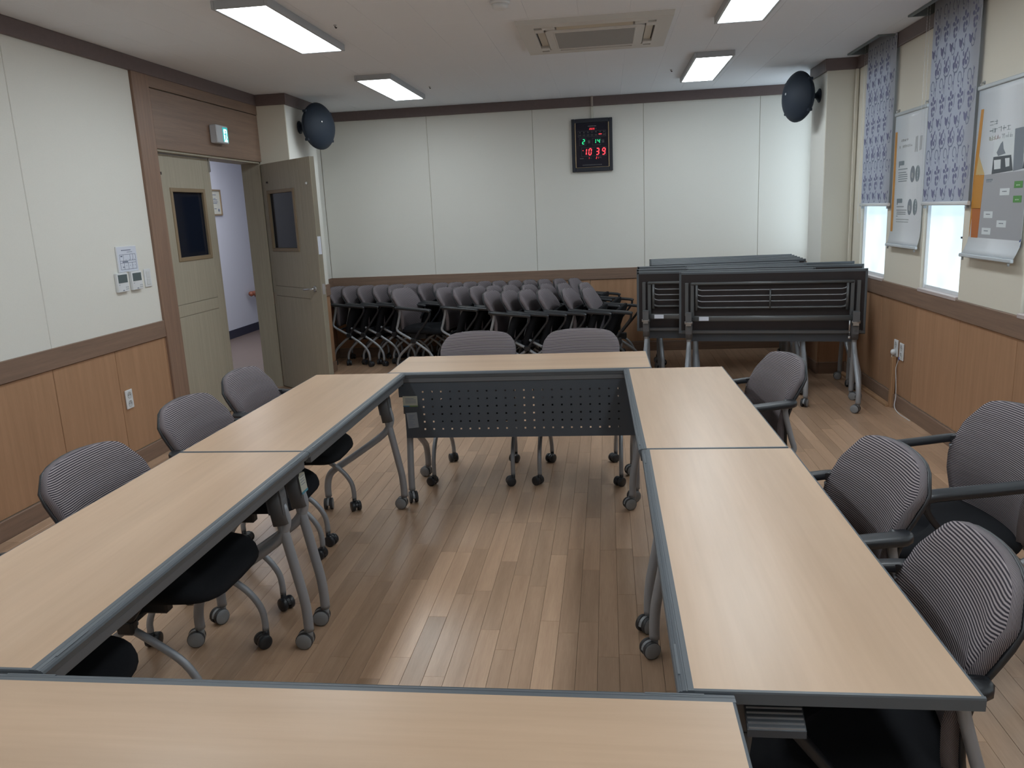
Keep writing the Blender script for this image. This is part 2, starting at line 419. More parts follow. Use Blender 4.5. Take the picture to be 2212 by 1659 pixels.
# header over the doors: framed wood panel
mb = MB(); mb.cbox(XL-0.006, XL+0.012, D0+0.012, D1-0.002, DH-0.005, 2.497, 0.002); mb.obj('header_panel', M['rail_y'], wl)
mb = MB(); mb.cbox(XL-0.008, XL+0.016, D0, D1+0.0, 2.503, Z_CROWN+0.01, 0.002); mb.obj('header_rail', M['rail_y'], wl)
mb = MB(); mb.cbox(XL-0.008, XL+0.018, CAS, D0+0.004, 0.0, ZC-0.001, 0.003); mb.obj('door_casing', M['rail_z'], wl)
bar('baseboard_left', 'y', XL-0.002, 1, YN, CAS, 0.0, Z_BASE, 0.016, M['rail_y'])
bar('trim_1', 'y', XL-0.002, 1, YN, D1, Z_CROWN, ZC-0.0005, 0.026, M['crown'])
# door lining (jambs and head)
mb = MB()
mb.box(XL-WT, XL-0.004, D1-0.02, D1+0.002, 0.0, DH); mb.box(XL-WT, XL-0.004, D0, D0+0.03, 0.0, DH); mb.box(XL-WT, XL-0.004, D0, D1, DH-0.02, DH+0.002)
struct('trim_2', mb, M['door'])
# left pillar, and the short wall behind it
PL_X, PL0, PL1 = -2.855, 7.18, 7.90
mb = MB(); mb.box(XL-0.05, PL_X-0.009, PL0+0.009, PL1, -0.02, ZC); pil = struct('pillar_left', mb, M['wall_seam'])
box('wall_panel', (XL-0.03, PL_X, PL0, PL0+0.012, Z_RAIL-0.01, Z_CROWN+0.02), M['wall_cream'], pil, 0.003)
box('wall_panel', (PL_X-0.012, PL_X, PL0+0.012, PL1, Z_RAIL-0.01, Z_CROWN+0.02), M['wall'], pil, 0.003)
for nm, z0, z1, d, mt in (('dado_rail', Z_RAILB, Z_RAIL, 0.013, 'rail_y'), ('wainscot_panel', Z_BASE, Z_RAILB-0.004, 0.0, 'wainscot'), ('skirting', 0.0, Z_BASE, 0.010, 'rail_y')):
    box(nm, (PL_X-0.012, PL_X+d, PL0-d, PL1+0.0, z0, z1), M[mt], pil, 0.003)
    box(nm, (XL-0.03, PL_X-0.012, PL0-d, PL0+0.012, z0, z1), M[mt], pil, 0.003)
mb = MB()
mb.cbox(XL, PL_X+0.022, PL0-0.022, PL0+0.012, Z_CROWN, ZC-0.0005, 0.003); mb.cbox(PL_X-0.012, PL_X+0.0225, PL0+0.012, PL1+0.02, Z_CROWN, ZC-0.0005, 0.003); mb.box(XL-0.02, PL_X+0.02, PL1, PL1+0.02, Z_CROWN, ZC-0.0005)
struct('trim_3', mb, M['crown'])
XL2 = -3.085
mb = MB(); mb.box(XL-0.06, XL2-0.009, PL1, YB, -0.02, ZC); wl2 = struct('wall_left_recess', mb, M['wall_seam'])
wall_finish(wl2, 'y', XL2-0.009, 1, PL1, YB, [], [])
bar('baseboard_left_recess', 'y', XL2-0.002, 1, PL1, YB, 0.0, Z_BASE, 0.016, M['rail_y'])
bar('trim_4', 'y', XL2-0.002, 1, PL1+0.02, YB, Z_CROWN, ZC-0.0005, 0.026, M['crown'])
# back wall
mb = MB(); mb.box(XL-0.2, XR+0.25, YB+0.009, YB+0.15, -0.05, ZC+0.05); wb = struct('wall_back', mb, M['wall_seam'])
wall_finish(wb, 'x', YB+0.009, -1, XL2, XR, [-1.891, -0.76, 0.39, 1.558], [-2.46+0.566*k for k in range(0, 9)])
bar('baseboard_back', 'x', YB+0.002, -1, XL2, XR, 0.0, Z_BASE, 0.016, M['rail_x'])
bar('trim_5', 'x', YB+0.002, -1, XL2, XR, Z_CROWN, ZC-0.0005, 0.026, M['crown'])
# wall behind the camera
mb = MB(); mb.box(XL-0.2, XR+0.2, YN-0.1, YN, -0.05, ZC+0.05); struct('wall_front', mb, M['wall'])

# ---- window wall (right)
WINS = [(7.92, 8.56), (6.40, 7.02), (5.075, 5.68), (3.70, 4.33), (2.35, 2.98), (1.00, 1.63)]  # last three are out of view, added for the daylight their panes give
WZ0, WZ1 = 0.912, 2.5
XG = XR+0.038                       # glass plane
mb = MB()
mb.box(XR+0.009, XR+0.16, YN, YB+0.1, -0.05, WZ0-0.03); mb.box(XR+0.009, XR+0.16, YN, YB+0.1, WZ1, ZC+0.2)
e = sorted([YN]+[v for w in WINS for v in w]+[YB+0.1])
for a, b in zip(e[0::2], e[1::2]): mb.box(XR+0.009, XR+0.16, a, b, WZ0-0.03, WZ1)
wr = struct('wall_right', mb, M['wall_cream'])
for a, b in zip(e[0::2], e[1::2]):
    box('wall_panel', (XR, XR+0.012, a, min(b, YB), Z_RAIL-0.002, Z_CROWN+0.02), M['wall_cream'], wr, 0.003)
for w in WINS: box('wall_panel', (XR, XR+0.012, w[0], w[1], WZ1, Z_CROWN+0.02), M['wall_cream'], wr)
e = [YN]+[5.02-0.69*k for k in range(9, 0, -1)]+[5.02, 5.71, 6.40, 7.09, 7.78, YB]
for a, b in zip(e, e[1:]): box('wainscot_panel', (XR, XR+0.012, a+0.002, b-0.002, Z_BASE+0.003, Z_RAILB-0.004), M['wainscot'], wr, 0.0015)
box('dado_rail', (XR-0.012, XR+0.012, YN, YB, Z_RAILB, Z_RAIL), M['rail_y'], wr, 0.003)
bar('baseboard_right', 'y', XR+0.004, -1, YN, YB, 0.0, Z_BASE, 0.020, M['rail_y'])
k = 6
e = [YN]+[v for p in sorted(POCK) for v in p]+[YB]
for a, b in zip(e[0::2], e[1::2]): bar('trim_%d' % k, 'y', XR+0.004, -1, a, b, Z_CROWN, ZC-0.0005, 0.026, M['crown']); k += 1
for a, b in POCK: bar('trim_%d' % k, 'y', XR+0.004, -1, a, b, Z_CROWN, ZC-0.012, 0.026, M['crown']); k += 1
# right pillar
PR_X, PR0, PR1 = 1.850, 7.27, 7.76
mb = MB(); mb.box(PR_X+0.009, XR+0.02, PR0+0.009, PR1, -0.02, ZC); pir = struct('pillar_right', mb, M['wall_seam'])
box('wall_panel', (PR_X, XR+0.01, PR0, PR0+0.012, Z_RAIL-0.01, Z_CROWN+0.02), M['wall_cream'], pir, 0.003)
box('wall_panel', (PR_X, PR_X+0.012, PR0+0.012, PR1, Z_RAIL-0.01, Z_CROWN+0.02), M['wall'], pir, 0.003)
for nm, z0, z1, d, mt in (('dado_rail', Z_RAILB, Z_RAIL, 0.013, 'rail_x'), ('wainscot_panel', Z_BASE, Z_RAILB-0.004, 0.0, 'wainscot'), ('skirting', 0.0, Z_BASE, 0.010, 'rail_x')):
    box(nm, (PR_X-d, PR_X+0.012, PR0-d, PR1, z0, z1), M[mt], pir, 0.003)
    box(nm, (PR_X+0.012, XR, PR0-d, PR0+0.012, z0, z1), M[mt], pir, 0.003)
mb = MB()
mb.cbox(PR_X-0.022, XR, PR0-0.022, PR0+0.012, Z_CROWN, ZC-0.0005, 0.003); mb.cbox(PR_X-0.0225, PR_X+0.012, PR0+0.012, PR1+0.02, Z_CROWN, ZC-0.0005, 0.003); mb.box(PR_X-0.02, XR, PR1, PR1+0.02, Z_CROWN, ZC-0.0005)
struct('trim_13', mb, M['crown'])

# frosted panes: daylight behind, soft darker patches of the shapes outside
m, nt, b = nodes_of('frosted_daylight')
tc = nt.nodes.new('ShaderNodeTexCoord'); n = nt.nodes.new('ShaderNodeTexNoise'); n.inputs['Scale'].default_value = 2.6; n.inputs['Detail'].default_value = 1
nt.links.new(tc.outputs['Object'], n.inputs['Vector'])
mx = nt.nodes.new('ShaderNodeMix'); mx.data_type = 'RGBA'; mx.inputs[6].default_value = (0.60, 0.78, 0.90, 1); mx.inputs[7].default_value = (0.84, 0.97, 1.0, 1)
mr = nt.nodes.new('ShaderNodeMapRange'); mr.inputs[1].default_value = 0.32; mr.inputs[2].default_value = 0.56
nt.links.new(n.outputs['Fac'], mr.inputs[0]); nt.links.new(mr.outputs[0], mx.inputs[0])
nt.links.new(mx.outputs[2], b.inputs['Emission Color']); b.inputs['Emission Strength'].default_value = WINDOW_EMIT
b.inputs['Base Color'].default_value = (0.5, 0.6, 0.65, 1); b.inputs['Roughness'].default_value = 0.5
M['frost'] = m
M['sky_pane'] = emit('clear_daylight', (0.78, 0.91, 1.0), 2.1)
for n_, (a, b_) in enumerate(WINS):
    w = shell('window_%d' % (n_+1), (XR, (a+b_)/2, WZ0))
    h = (b_-a)/2
    box('glass_pane', (XG-XR, XG-XR+0.006, -h+0.012, h-0.012, 0.03, WZ1-WZ0), M['sky_pane'] if n_ == 0 else M['frost'], w)
    mb = MB(); fx0, fx1 = XG-XR-0.02, XG-XR+0.02
    for a2 in ((fx0, fx1, -h, -h+0.014, 0.0, WZ1-WZ0), (fx0, fx1, h-0.014, h, 0.0, WZ1-WZ0), (fx0, fx1, -h, h, WZ1-WZ0-0.02, WZ1-WZ0), (fx0+0.01, fx1, -h, h, 0.012, 0.034)): mb.box(*a2)
    mb.obj('window_frame', M['white'], w)
    mb = MB(); mb.cbox(-0.016, fx0+0.02, -h, h, -0.012, 0.012, 0.003); mb.obj('window_sill', plain('pinkish_sill', (0.52, 0.45, 0.44), 0.4), w)
    if n_ == 2: box('window_latch', (fx0-0.006, fx0+0.004, -h+0.03, -h+0.05, 0.36, 0.372), M['black'], w)

# ---- doors
def make_leaf(name, loc, rz, W, H, handle_side):
    """leaf in its own x (0..W from the hinge) and z; thickness along y, room face at y=0 looking towards -y"""
    d = shell(name, loc, rz); T = 0.042
    mb = MB()
    wx0, wx1, wz0, wz1 = 0.107, 0.585, 1.318, 1.81
    if handle_side < 0: wx0, wx1 = W-0.62, W-0.155
    # core with window opening
    y0, y1 = 0.003, T
    mb.box(0, wx0, y0, y1, 0.008, H); mb.box(wx1, W, y0, y1, 0.008, H); mb.box(wx0, wx1, y0, y1, 0.008, wz0); mb.box(wx0, wx1, y0, y1, wz1, H)
    mb.obj('door_core', M['door_groove'], d)
    g = 0.0025; ex0, ex1 = (0.055, W-0.215) if handle_side > 0 else (0.055, W-0.095)
    ex0b, ex1b = 0.055, (W-0.215 if handle_side > 0 else W-0.12)
    for nm, x0, x1, z0, z1 in (('door_stile', 0.0, ex0b-g, 0.008, H), ('door_stile', ex1b+g, W, 0.008, H), ('door_panel', ex0b, ex1b, 0.008, 0.878), ('door_panel', ex0b, ex1b, 0.884, 0.970)):
        box(nm, (x0, x1, 0.0, 0.006, z0, z1), M['door'], d, 0.0015)
    mb = MB()
    for a in ((ex0b, wx0, 0.0, 0.006, 0.976, H), (wx1, ex1b, 0.0, 0.006, 0.976, H), (wx0, wx1, 0.0, 0.006, 0.976, wz0), (wx0, wx1, 0.0, 0.006, wz1, H)): mb.box(*a)
    mb.obj('door_panel', M['door'], d)
    mb = MB(); f = 0.026
    for a in ((wx0-f, wx0+0.004, -0.008, 0.012, wz0-f, wz1+f), (wx1-0.004, wx1+f, -0.008, 0.012, wz0-f, wz1+f), (wx0, wx1, -0.008, 0.012, wz0-f, wz0+0.004), (wx0, wx1, -0.008, 0.012, wz1-0.004, wz1+f)): mb.cbox(*a, 0.003)
    mb.obj('window_bead', M['door_bead'], d)
    box('door_glass', (wx0, wx1, 0.016, 0.024, wz0, wz1), M['dark_glass'], d)
    return d, W, T
LEAF_Z = 2.072
dl, W1, T1 = make_leaf('door_1', (XL-0.058, D0+0.03, 0.0), PI/2, 0.845, LEAF_Z, -1)
box('flush_bolt', (W1-0.018, W1-0.004, -0.012, 0.0, LEAF_Z-0.10, LEAF_Z+0.012), M['steel'], dl)
box('door_number_plate', (0.075, 0.115, -0.003, 0.0, 1.925, 1.945), M['under'], dl)
HX, HY = -3.132, 7.163
dr, W2, T2 = make_leaf('door_2', (HX, HY, 0.0), math.radians(-41.8), 0.94, LEAF_Z, 1)
mb = MB(); mb.lathe([(0.026, 0.0), (0.026, 0.008), (0.02, 0.011)], (W2-0.105, 0, 0.975), (0, -1, 0), 18); mb.lathe([(0.010, 0.0), (0.010, 0.045)], (W2-0.105, 0, 0.975), (0, -1, 0), 12)
mb.tube([(W2-0.105, -0.045, 0.975), (W2-0.16, -0.050, 0.972), (W2-0.235, -0.048, 0.966)], 0.0085, 10, 2); mb.obj('door_handle', M['steel'], dr)
mb = MB(); mb.lathe([(0.026, 0.0), (0.026, 0.008)], (W2-0.105, T2, 0.975), (0, 1, 0), 18); mb.tube([(W2-0.105, T2, 0.975), (W2-0.105, T2+0.05, 0.975), (W2-0.16, T2+0.052, 0.972), (W2-0.235, T2+0.05, 0.966)], 0.0085, 10, 2); mb.obj('door_handle', M['steel'], dr)
box('latch_plate', (W2-0.001, W2+0.002, 0.008, 0.034, 0.93, 1.02), M['steel'], dr)
box('door_sticker', (W2-0.001, W2+0.002, 0.006, 0.036, 1.27, 1.42), M['paper'], dr)
mb = MB(); mb.lathe([(0.012, 0.0), (0.010, 0.012), (0.0, 0.015)], (W2-0.08, 0, 1.86), (0, -1, 0), 12); mb.obj('door_bumper', M['white'], dr)
box('door_number_plate', (0.085, 0.12, -0.003, 0.0, 1.90, 1.915), M['under'], dr)

# ---- corridor outside the door
mb = MB(); mb.box(-5.32, -5.2, 4.5, 14.0, -0.05, 2.9); mb.box(-5.3, -3.3, 13.9, 14.0, -0.05, 2.9); mb.box(-5.3, -3.3, 4.4, 4.5, -0.05, 2.9); mb.box(-5.3, XL-WT, 4.4, 14.0, 2.72, 2.8); mb.box(XL-WT, XL-WT+0.1, YB+0.1, 14, 0, 2.8)
struct('wall_corridor', mb, M['corridor'])
mb = MB(); mb.box(-5.3, XL-WT-0.0, 4.5, 14.0, -0.05, 0.0); struct('floor_corridor', mb, M['corridor_floor'])
mb = MB(); mb.box(-5.2, -5.188, 4.5, 13.9, 0.0, 0.115); struct('baseboard_corridor', mb, M['navy'])
t = thing('framed_certificate', 'brown framed certificate seen through the door on the corridor wall', 'picture', (-5.2, 10.3, 1.845))
mb = MB()
for a in ((0, 0.02, -0.17, -0.15, -0.17, 0.17), (0, 0.02, 0.15, 0.17, -0.17, 0.17), (0, 0.02, -0.15, 0.15, 0.15, 0.17), (0, 0.02, -0.15, 0.15, -0.17, -0.15)): mb.box(*a)
mb.obj('frame', M['door_bead'], t)
box('certificate', (0.0, 0.008, -0.15, 0.15, -0.15, 0.15), plain('cream_paper', (0.6, 0.6, 0.52), 0.6), t)
mb = MB()
for z, w in ((0.10, 0.05), (0.05, 0.03), (0.035, 0.07), (0.01, 0.08), (-0.01, 0.06), (-0.08, 0.03)): mb.box(0.008, 0.0095, -w, w, z-0.004, z+0.004)
mb.lathe([(0.02, 0), (0.02, 0.0015)], (0.008, 0.09, -0.10), (1, 0, 0), 10); o = mb.obj('print', M['ink'], t); o['kind'] = 'stuff'
mb = MB(); mb.tube([(-5.12, 10.92, 0.56), (-5.12, 13.0, 0.56)], 0.032, 12, 1); mb.lathe([(0.0, 0), (0.03, 0.008), (0.038, 0.03), (0.033, 0.05), (0, 0.06)], (-5.12, 10.885, 0.56), (0, 1, 0), 14)
mb.tube([(-5.2, 11.2, 0.50), (-5.13, 11.2, 0.55)], 0.012, 8, 1); mb.tube([(-5.2, 12.6, 0.50), (-5.13, 12.6, 0.55)], 0.012, 8, 1)
tag(mb.obj('handrail', M['orange_wood']), 'red-brown wooden handrail end on the corridor wall behind the doorway', 'handrail')
# ================================================================== CEILING FITTINGS
LX = [(-1.845, 'left'), (0.835, 'right')]
ROWS = [(7.165, 'far'), (4.785, 'middle'), (2.42, 'near'), (0.05, 'rear')]
for cx, side in LX:
    for cy, row in ROWS:
        lab = {('left', 'far'): 'long white LED ceiling panel nearest the round speaker over the doors',
               ('left', 'middle'): 'longest-looking white LED ceiling panel, nearer one above the door wall',
               ('right', 'far'): 'white LED ceiling panel nearest the back wall and right-hand speaker',
               ('right', 'middle'): 'white LED ceiling panel beside the air conditioner on the window side'}.get((side, row), 'LED ceiling panel of the %s-hand line, above the %s' % (side, 'nearer tables' if row == 'near' else 'camera'))
        t = thing('ceiling_light', lab, 'light', (cx, cy, ZC), 0, 'LED ceiling panels')
        w, l, h = 0.152, 0.615, 0.042
        mb = MB()
        for a in ((-w, -w+0.018, -l, l, -h, 0.0), (w-0.018, w, -l, l, -h, 0.0), (-w+0.018, w-0.018, -l, -l+0.018, -h, 0.0), (-w+0.018, w-0.018, l-0.018, l, -h, 0.0)): mb.cbox(*a, 0.002)
        mb.obj('light_frame', M['led_frame'], t)
        box('diffuser', (-w+0.018, w-0.018, -l+0.018, l-0.018, -h+0.003, -0.004), M['led'], t)
AC = (-0.055, 5.585)
t = thing('ceiling_air_conditioner', 'square white four-way cassette air conditioner set in the ceiling', 'air conditioner', (AC[0], AC[1], ZC))
acm = plain('ac_white', (0.58, 0.56, 0.535), 0.5)
h = 0.478
def ring(mb, o, i, z0, z1, zi0=None):
    """bevelled square ring from half-size o to i"""
    pts = [(-1,-1), (1,-1), (1,1), (-1,1)]
    V = [(o*x, o*y, z1) for x, y in pts]+[(o*0.985*x, o*0.985*y, z0) for x, y in pts]+[(i*x, i*y, z0) for x, y in pts]+[(i*x, i*y, z1) for x, y in pts]
    F = []
    for a in range(3):
        for k in range(4): F.append((a*4+k, a*4+(k+1)%4, a*4+4+(k+1)%4, a*4+4+k))
    mb.add(V, F)
mb = MB(); ring(mb, h, 0.375, -0.030, 0.0); mb.obj('outer_frame', acm, t)
box('vent_slot', (-0.38, 0.38, -0.38, 0.38, -0.012, -0.002), plain('ac_slot_dark', (0.05, 0.05, 0.055), 0.7), t)
mb = MB(); r0 = 0.31
pl = []
for cx, cy, a0 in ((r0-0.05, r0-0.05, 0), (-r0+0.05, r0-0.05, 90), (-r0+0.05, -r0+0.05, 180), (r0-0.05, -r0+0.05, 270)):
    for k in range(6): a = math.radians(a0+18*k); pl.append((cx+0.05*math.cos(a), cy+0.05*math.sin(a)))
mb.prism(pl, lambda a, b, d: (a, b, d), -0.036, -0.012); mb.obj('centre_panel', acm, t)
mb = MB(); ring(mb, 0.262, 0.25, -0.040, -0.034); mb.obj('grille_border', acm, t)
mb = MB()
for k in range(34): y = -0.245+0.49*k/33; mb.box(-0.248, 0.248, y-0.0045, y+0.0045, -0.040, -0.037)
mb.box(-0.25, 0.25, -0.25, 0.25, -0.0372, -0.036); mb.obj('intake_grille', plain('ac_grille', (0.36, 0.35, 0.34), 0.6), t)
vane = plain('ac_vane', (0.52, 0.47, 0.39), 0.5)
for k in range(4):
    mb = MB(); mb.cbox(-0.235, 0.235, 0.318, 0.366, -0.018, -0.014, 0.002)
    if k == 2: mb = MB(); mb.prism([(0.318, -0.034), (0.322, -0.036), (0.366, -0.016), (0.362, -0.014)], lambda a, b, d: (d, a, b), -0.235, 0.235)
    mb.obj('air_vane', vane, t, rot=(0, 0, k*PI/2))
    for s in (-1, 1):
        mb = MB(); mb.cbox(s*0.285-0.04, s*0.285+0.04, 0.316, 0.376, -0.033, -0.012, 0.003); mb.obj('corner_cover', acm, t, rot=(0, 0, k*PI/2))
t = thing('smoke_detector', 'round white smoke detector on the ceiling in front of the air conditioner', 'detector', (-0.56, 4.63, ZC))
mb = MB(); mb.lathe([(0.055, 0.0), (0.055, -0.012), (0.045, -0.016)], seg=24); mb.obj('base', M['white'], t)
mb = MB(); mb.lathe([(0.044, -0.014), (0.042, -0.034), (0.03, -0.042), (0.0, -0.044)], seg=24); mb.obj('sensor_dome', M['white'], t)
for (x, y), lab in zip(((-1.575, 4.87), (-1.55, 7.33), (0.565, 7.28)), ('small dark hook on the ceiling beside the long LED panel', 'tiny dark hook on the ceiling beside the far left LED panel', 'tiny dark hook on the ceiling left of the far right LED panel')):
    t = thing('ceiling_hook', lab, 'hook', (x, y, ZC), 0, 'small hooks in the ceiling')
    mb = MB(); mb.lathe([(0.009, 0), (0.009, -0.004), (0.004, -0.007)], seg=12); mb.obj('base', M['steel'], t)
    mb = MB(); mb.tube([(0, 0, -0.004), (0, 0, -0.012), (0.006, 0, -0.018), (0.010, 0, -0.012)], 0.003, 6, 2); mb.obj('hook', M['under'], t)

# ================================================================== FOLDING TABLES
HB = 0.028; ZU = ZT-HB; FY = -TD/2
hinge = (-0.14, 0.625)                       # local y, z about which the top flips
def table_top_parts():
    """meshes that turn with the top, local y- = front edge"""
    P = []
    mb = MB(); mb.box(-TL/2+0.006, TL/2-0.006, FY+0.029, TD/2-0.006, ZT-0.012, ZT+0.0003); P.append(('tabletop', mb.mesh('tabletop', M['table_wood'])))
    mb = MB(); mb.box(-TL/2+0.004, TL/2-0.004, FY+0.02, TD/2-0.004, ZU+0.002, ZT-0.012); P.append(('underboard', mb.mesh('underboard', M['under'])))
    mb = MB()
    # front edge: wide grooved moulding with an undercut
    prof = [(FY+0.0295, ZT+0.0003), (FY+0.019, ZT), (FY+0.018, ZT-0.0012), (FY+0.016, ZT-0.0012), (FY+0.015, ZT-0.0002), (FY+0.010, ZT-0.001), (FY+0.009, ZT-0.0024), (FY+0.007, ZT-0.0026), (FY+0.006, ZT-0.0018),
            (FY+0.002, ZT-0.005), (FY, ZT-0.010), (FY+0.004, ZT-0.018), (FY+0.008, ZU), (FY+0.0295, ZU)]
    mb.prism(prof, lambda a, b, d: (d, a, b), -TL/2, TL/2)
    for s in (-1, 1):
        q = [(TL/2-0.006, ZT+0.0003), (TL/2-0.001, ZT-0.0008), (TL/2, ZT-0.004), (TL/2-0.001, ZU+0.003), (TL/2-0.006, ZU), (TL/2-0.018, ZU), (TL/2-0.018, ZU+0.004), (TL/2-0.006, ZU+0.008)]
        mb.prism([(s*a, b) for a, b in q], lambda a, b, d: (a, d, b), FY+0.0295, TD/2)
    q = [(TD/2-0.006, ZT+0.0003), (TD/2-0.001, ZT-0.0008), (TD/2, ZT-0.004), (TD/2-0.001, ZU+0.003), (TD/2-0.006, ZU), (TD/2-0.020, ZU), (TD/2-0.020, ZU+0.004), (TD/2-0.006, ZU+0.008)]
    mb.prism(q, lambda a, b, d: (d, a, b), -TL/2+0.006, TL/2-0.006)
    for s in (-1, 1): mb.box(s*0.60-0.05, s*0.60+0.05, FY+0.006, FY+0.0105, ZT-0.0015, ZT-0.0004)
    P.append(('edge_trim', mb.mesh('edge_trim', M['trim'])))
    mb = MB(); mb.cbox(-TL/2+0.03, TL/2-0.03, FY+0.010, FY+0.034, ZU-0.026, ZU, 0.002); P.append(('under_rail', mb.mesh('under_rail', M['housing'])))
    for s in (-1, 1):
        mb = MB()
        for dx in (-0.022, 0.022): mb.cbox(s*0.616+dx-0.014, s*0.616+dx+0.014, -0.10, 0.165, ZU-0.026, ZU, 0.003)
        P.append(('hinge_bracket', mb.mesh('hinge_bracket', M['rack'])))
    mb = MB()
    zr = ZU-0.024
    mb.tube([(-0.56, -0.055, zr), (-0.56, 0.15, zr)], 0.011, 8, 1); mb.tube([(0.56, -0.055, zr), (0.56, 0.15, zr)], 0.011, 8, 1); mb.tube([(-0.60, 0.158, zr), (0.60, 0.158, zr)], 0.012, 8, 1)
    P.append(('rack_frame', mb.mesh('rack_frame', M['rack'])))
    for y in (0.105, 0.060, 0.015, -0.035):
        mb = MB(); mb.tube([(-0.555, y+0.018, zr+0.002), (-0.545, y+0.006, zr), (-0.52, y, zr), (0.52, y, zr), (0.545, y+0.006, zr), (0.555, y+0.018, zr+0.002)], 0.0042 if y > -0.03 else 0.009, 8, 1)
        P.append(('rack_rod', mb.mesh('rack_rod', M['tube'] if y > -0.03 else M['rack'])))
    mb = MB(); mb.tube([(0, -0.04, zr-0.004), (0, 0.11, zr-0.004)], 0.007, 8, 1); P.append(('rack_brace', mb.mesh('rack_brace', M['rack'])))
    return P
def table_base_parts(panel, folded=False):
    P = []
    for s in (-1, 1):
        x = s*(TL/2-0.084)
        mb = MB()   # sloped plastic leg housing
        q = [(-0.106, 0.704), (-0.158, 0.704), (-0.166, 0.640), (-0.172, 0.600), (-0.176, 0.530), (-0.120, 0.530), (-0.112, 0.60)]
        mb.prism(q, lambda a, b, d: (d, a, b), x-0.024, x+0.024)
        mb.tube([(x, -0.140, 0.615), (x, -0.146, 0.56), (x, -0.157, 0.490)], 0.0, 14, 1, True, (0.060, 0.056)); mb.box(x-0.024, x+0.024, -0.112, -0.085, 0.63, 0.704)
        P.append(('leg_housing', mb.mesh('leg_housing', M['housing'])))
        if not folded:
            mb = MB(); mb.prism([(0.018, 0.648), (0.088, 0.698), (0.088, 0.684), (0.018, 0.634)], lambda a, b, d: (s*(TL/2-a), d, b), -0.128, -0.028)
            P.append(('release_lever', mb.mesh('release_lever', M['panel'])))
            mb = MB()
            for k in range(10): a_, z_ = 0.0195+0.0072*k, 0.649+0.00514*k; mb.box(min(s*(TL/2-a_-0.0024), s*(TL/2-a_)), max(s*(TL/2-a_-0.0024), s*(TL/2-a_)), -0.126, -0.030, z_-0.004, z_+0.0035)
            P.append(('lever_ribs', mb.mesh('lever_ribs', M['tube'])))
        mb = MB(); mb.tube([(x, -0.145, 0.54), (x, -0.160, 0.46), (x, -0.195, 0.27), (x, -0.209, 0.19), (x, -0.214, 0.12), (x, -0.214, 0.068)], 0.0185, 14, 3); P.append(('front_leg', mb.mesh('front_leg', M['tube'])))
        mb = MB(); mb.tube([(x, -0.160, 0.56), (x, -0.172, 0.50), (x, -0.150, 0.445), (x, -0.095, 0.395), (x, 0.06, 0.290), (x, 0.165, 0.222), (x, 0.200, 0.180), (x, 0.2135, 0.12), (x, 0.2135, 0.068)], 0.0185, 14, 3); P.append(('rear_leg', mb.mesh('rear_leg', M['tube'])))
    mb = MB(); mb.tube([(-TL/2+0.09, -0.118, 0.655), (TL/2-0.09, -0.118, 0.655)], 0.0, 8, 1, True, (0.026, 0.044)); P.append(('crossbeam', mb.mesh('crossbeam', M['rack'])))
    if folded:
        mb = MB(); mb.box(-0.618, 0.618, -0.2365, -0.2345, 0.455, 0.684)
        for s in (-1, 1): mb.box(s*0.616-0.03, s*0.616+0.03, -0.2345, -0.17, 0.60, 0.66)
        P.append(('modesty_panel', mb.mesh('modesty_panel', M['panel'])))
    elif panel:
        mb = MB()      # perforated modesty panel: 22 x 6 square holes
        x0, x1, z0, z1, y0, y1 = -0.618, 0.618, 0.372, 0.684, -0.2365, -0.2345
        xs, zs = [x0], [z0]
        for k in range(22): c_ = -0.513+0.0496*k; xs += [c_-0.0048, c_+0.0048]
        for k in range(6): c_ = 0.421+0.0414*k; zs += [c_-0.0048, c_+0.0048]
        xs.append(x1); zs.append(z1)
        V = [(x, y, z) for y in (y0, y1) for z in zs for x in xs]; nX, nZ = len(xs), len(zs); ix = lambda l, j, i: (l*nZ+j)*nX+i
        F = []
        hole = lambda j, i: j % 2 == 1 and i % 2 == 1
        for j in range(nZ-1):
            for i in range(nX-1):
                if not hole(j, i):
                    for l in (0, 1): F.append((ix(l, j, i), ix(l, j, i+1), ix(l, j+1, i+1), ix(l, j+1, i)))
                    continue
                for (a, b_), (c_, d_) in (((j, i), (j, i+1)), ((j, i+1), (j+1, i+1)), ((j+1, i+1), (j+1, i)), ((j+1, i), (j, i))): F.append((ix(0, a, b_), ix(0, c_, d_), ix(1, c_, d_), ix(1, a, b_)))
        for i in range(nX-1):
            for j in (0, nZ-1): F.append((ix(0, j, i), ix(0, j, i+1), ix(1, j, i+1), ix(1, j, i)))
        for j in range(nZ-1):
            for i in (0, nX-1): F.append((ix(0, j, i), ix(0, j+1, i), ix(1, j+1, i), ix(1, j, i)))
        mb.add(V, F)
        for s in (-1, 1): mb.box(s*0.616-0.03, s*0.616+0.03, -0.2345, -0.17, 0.60, 0.66)
        P.append(('modesty_panel', mb.mesh('modesty_panel', M['panel'])))
    return P
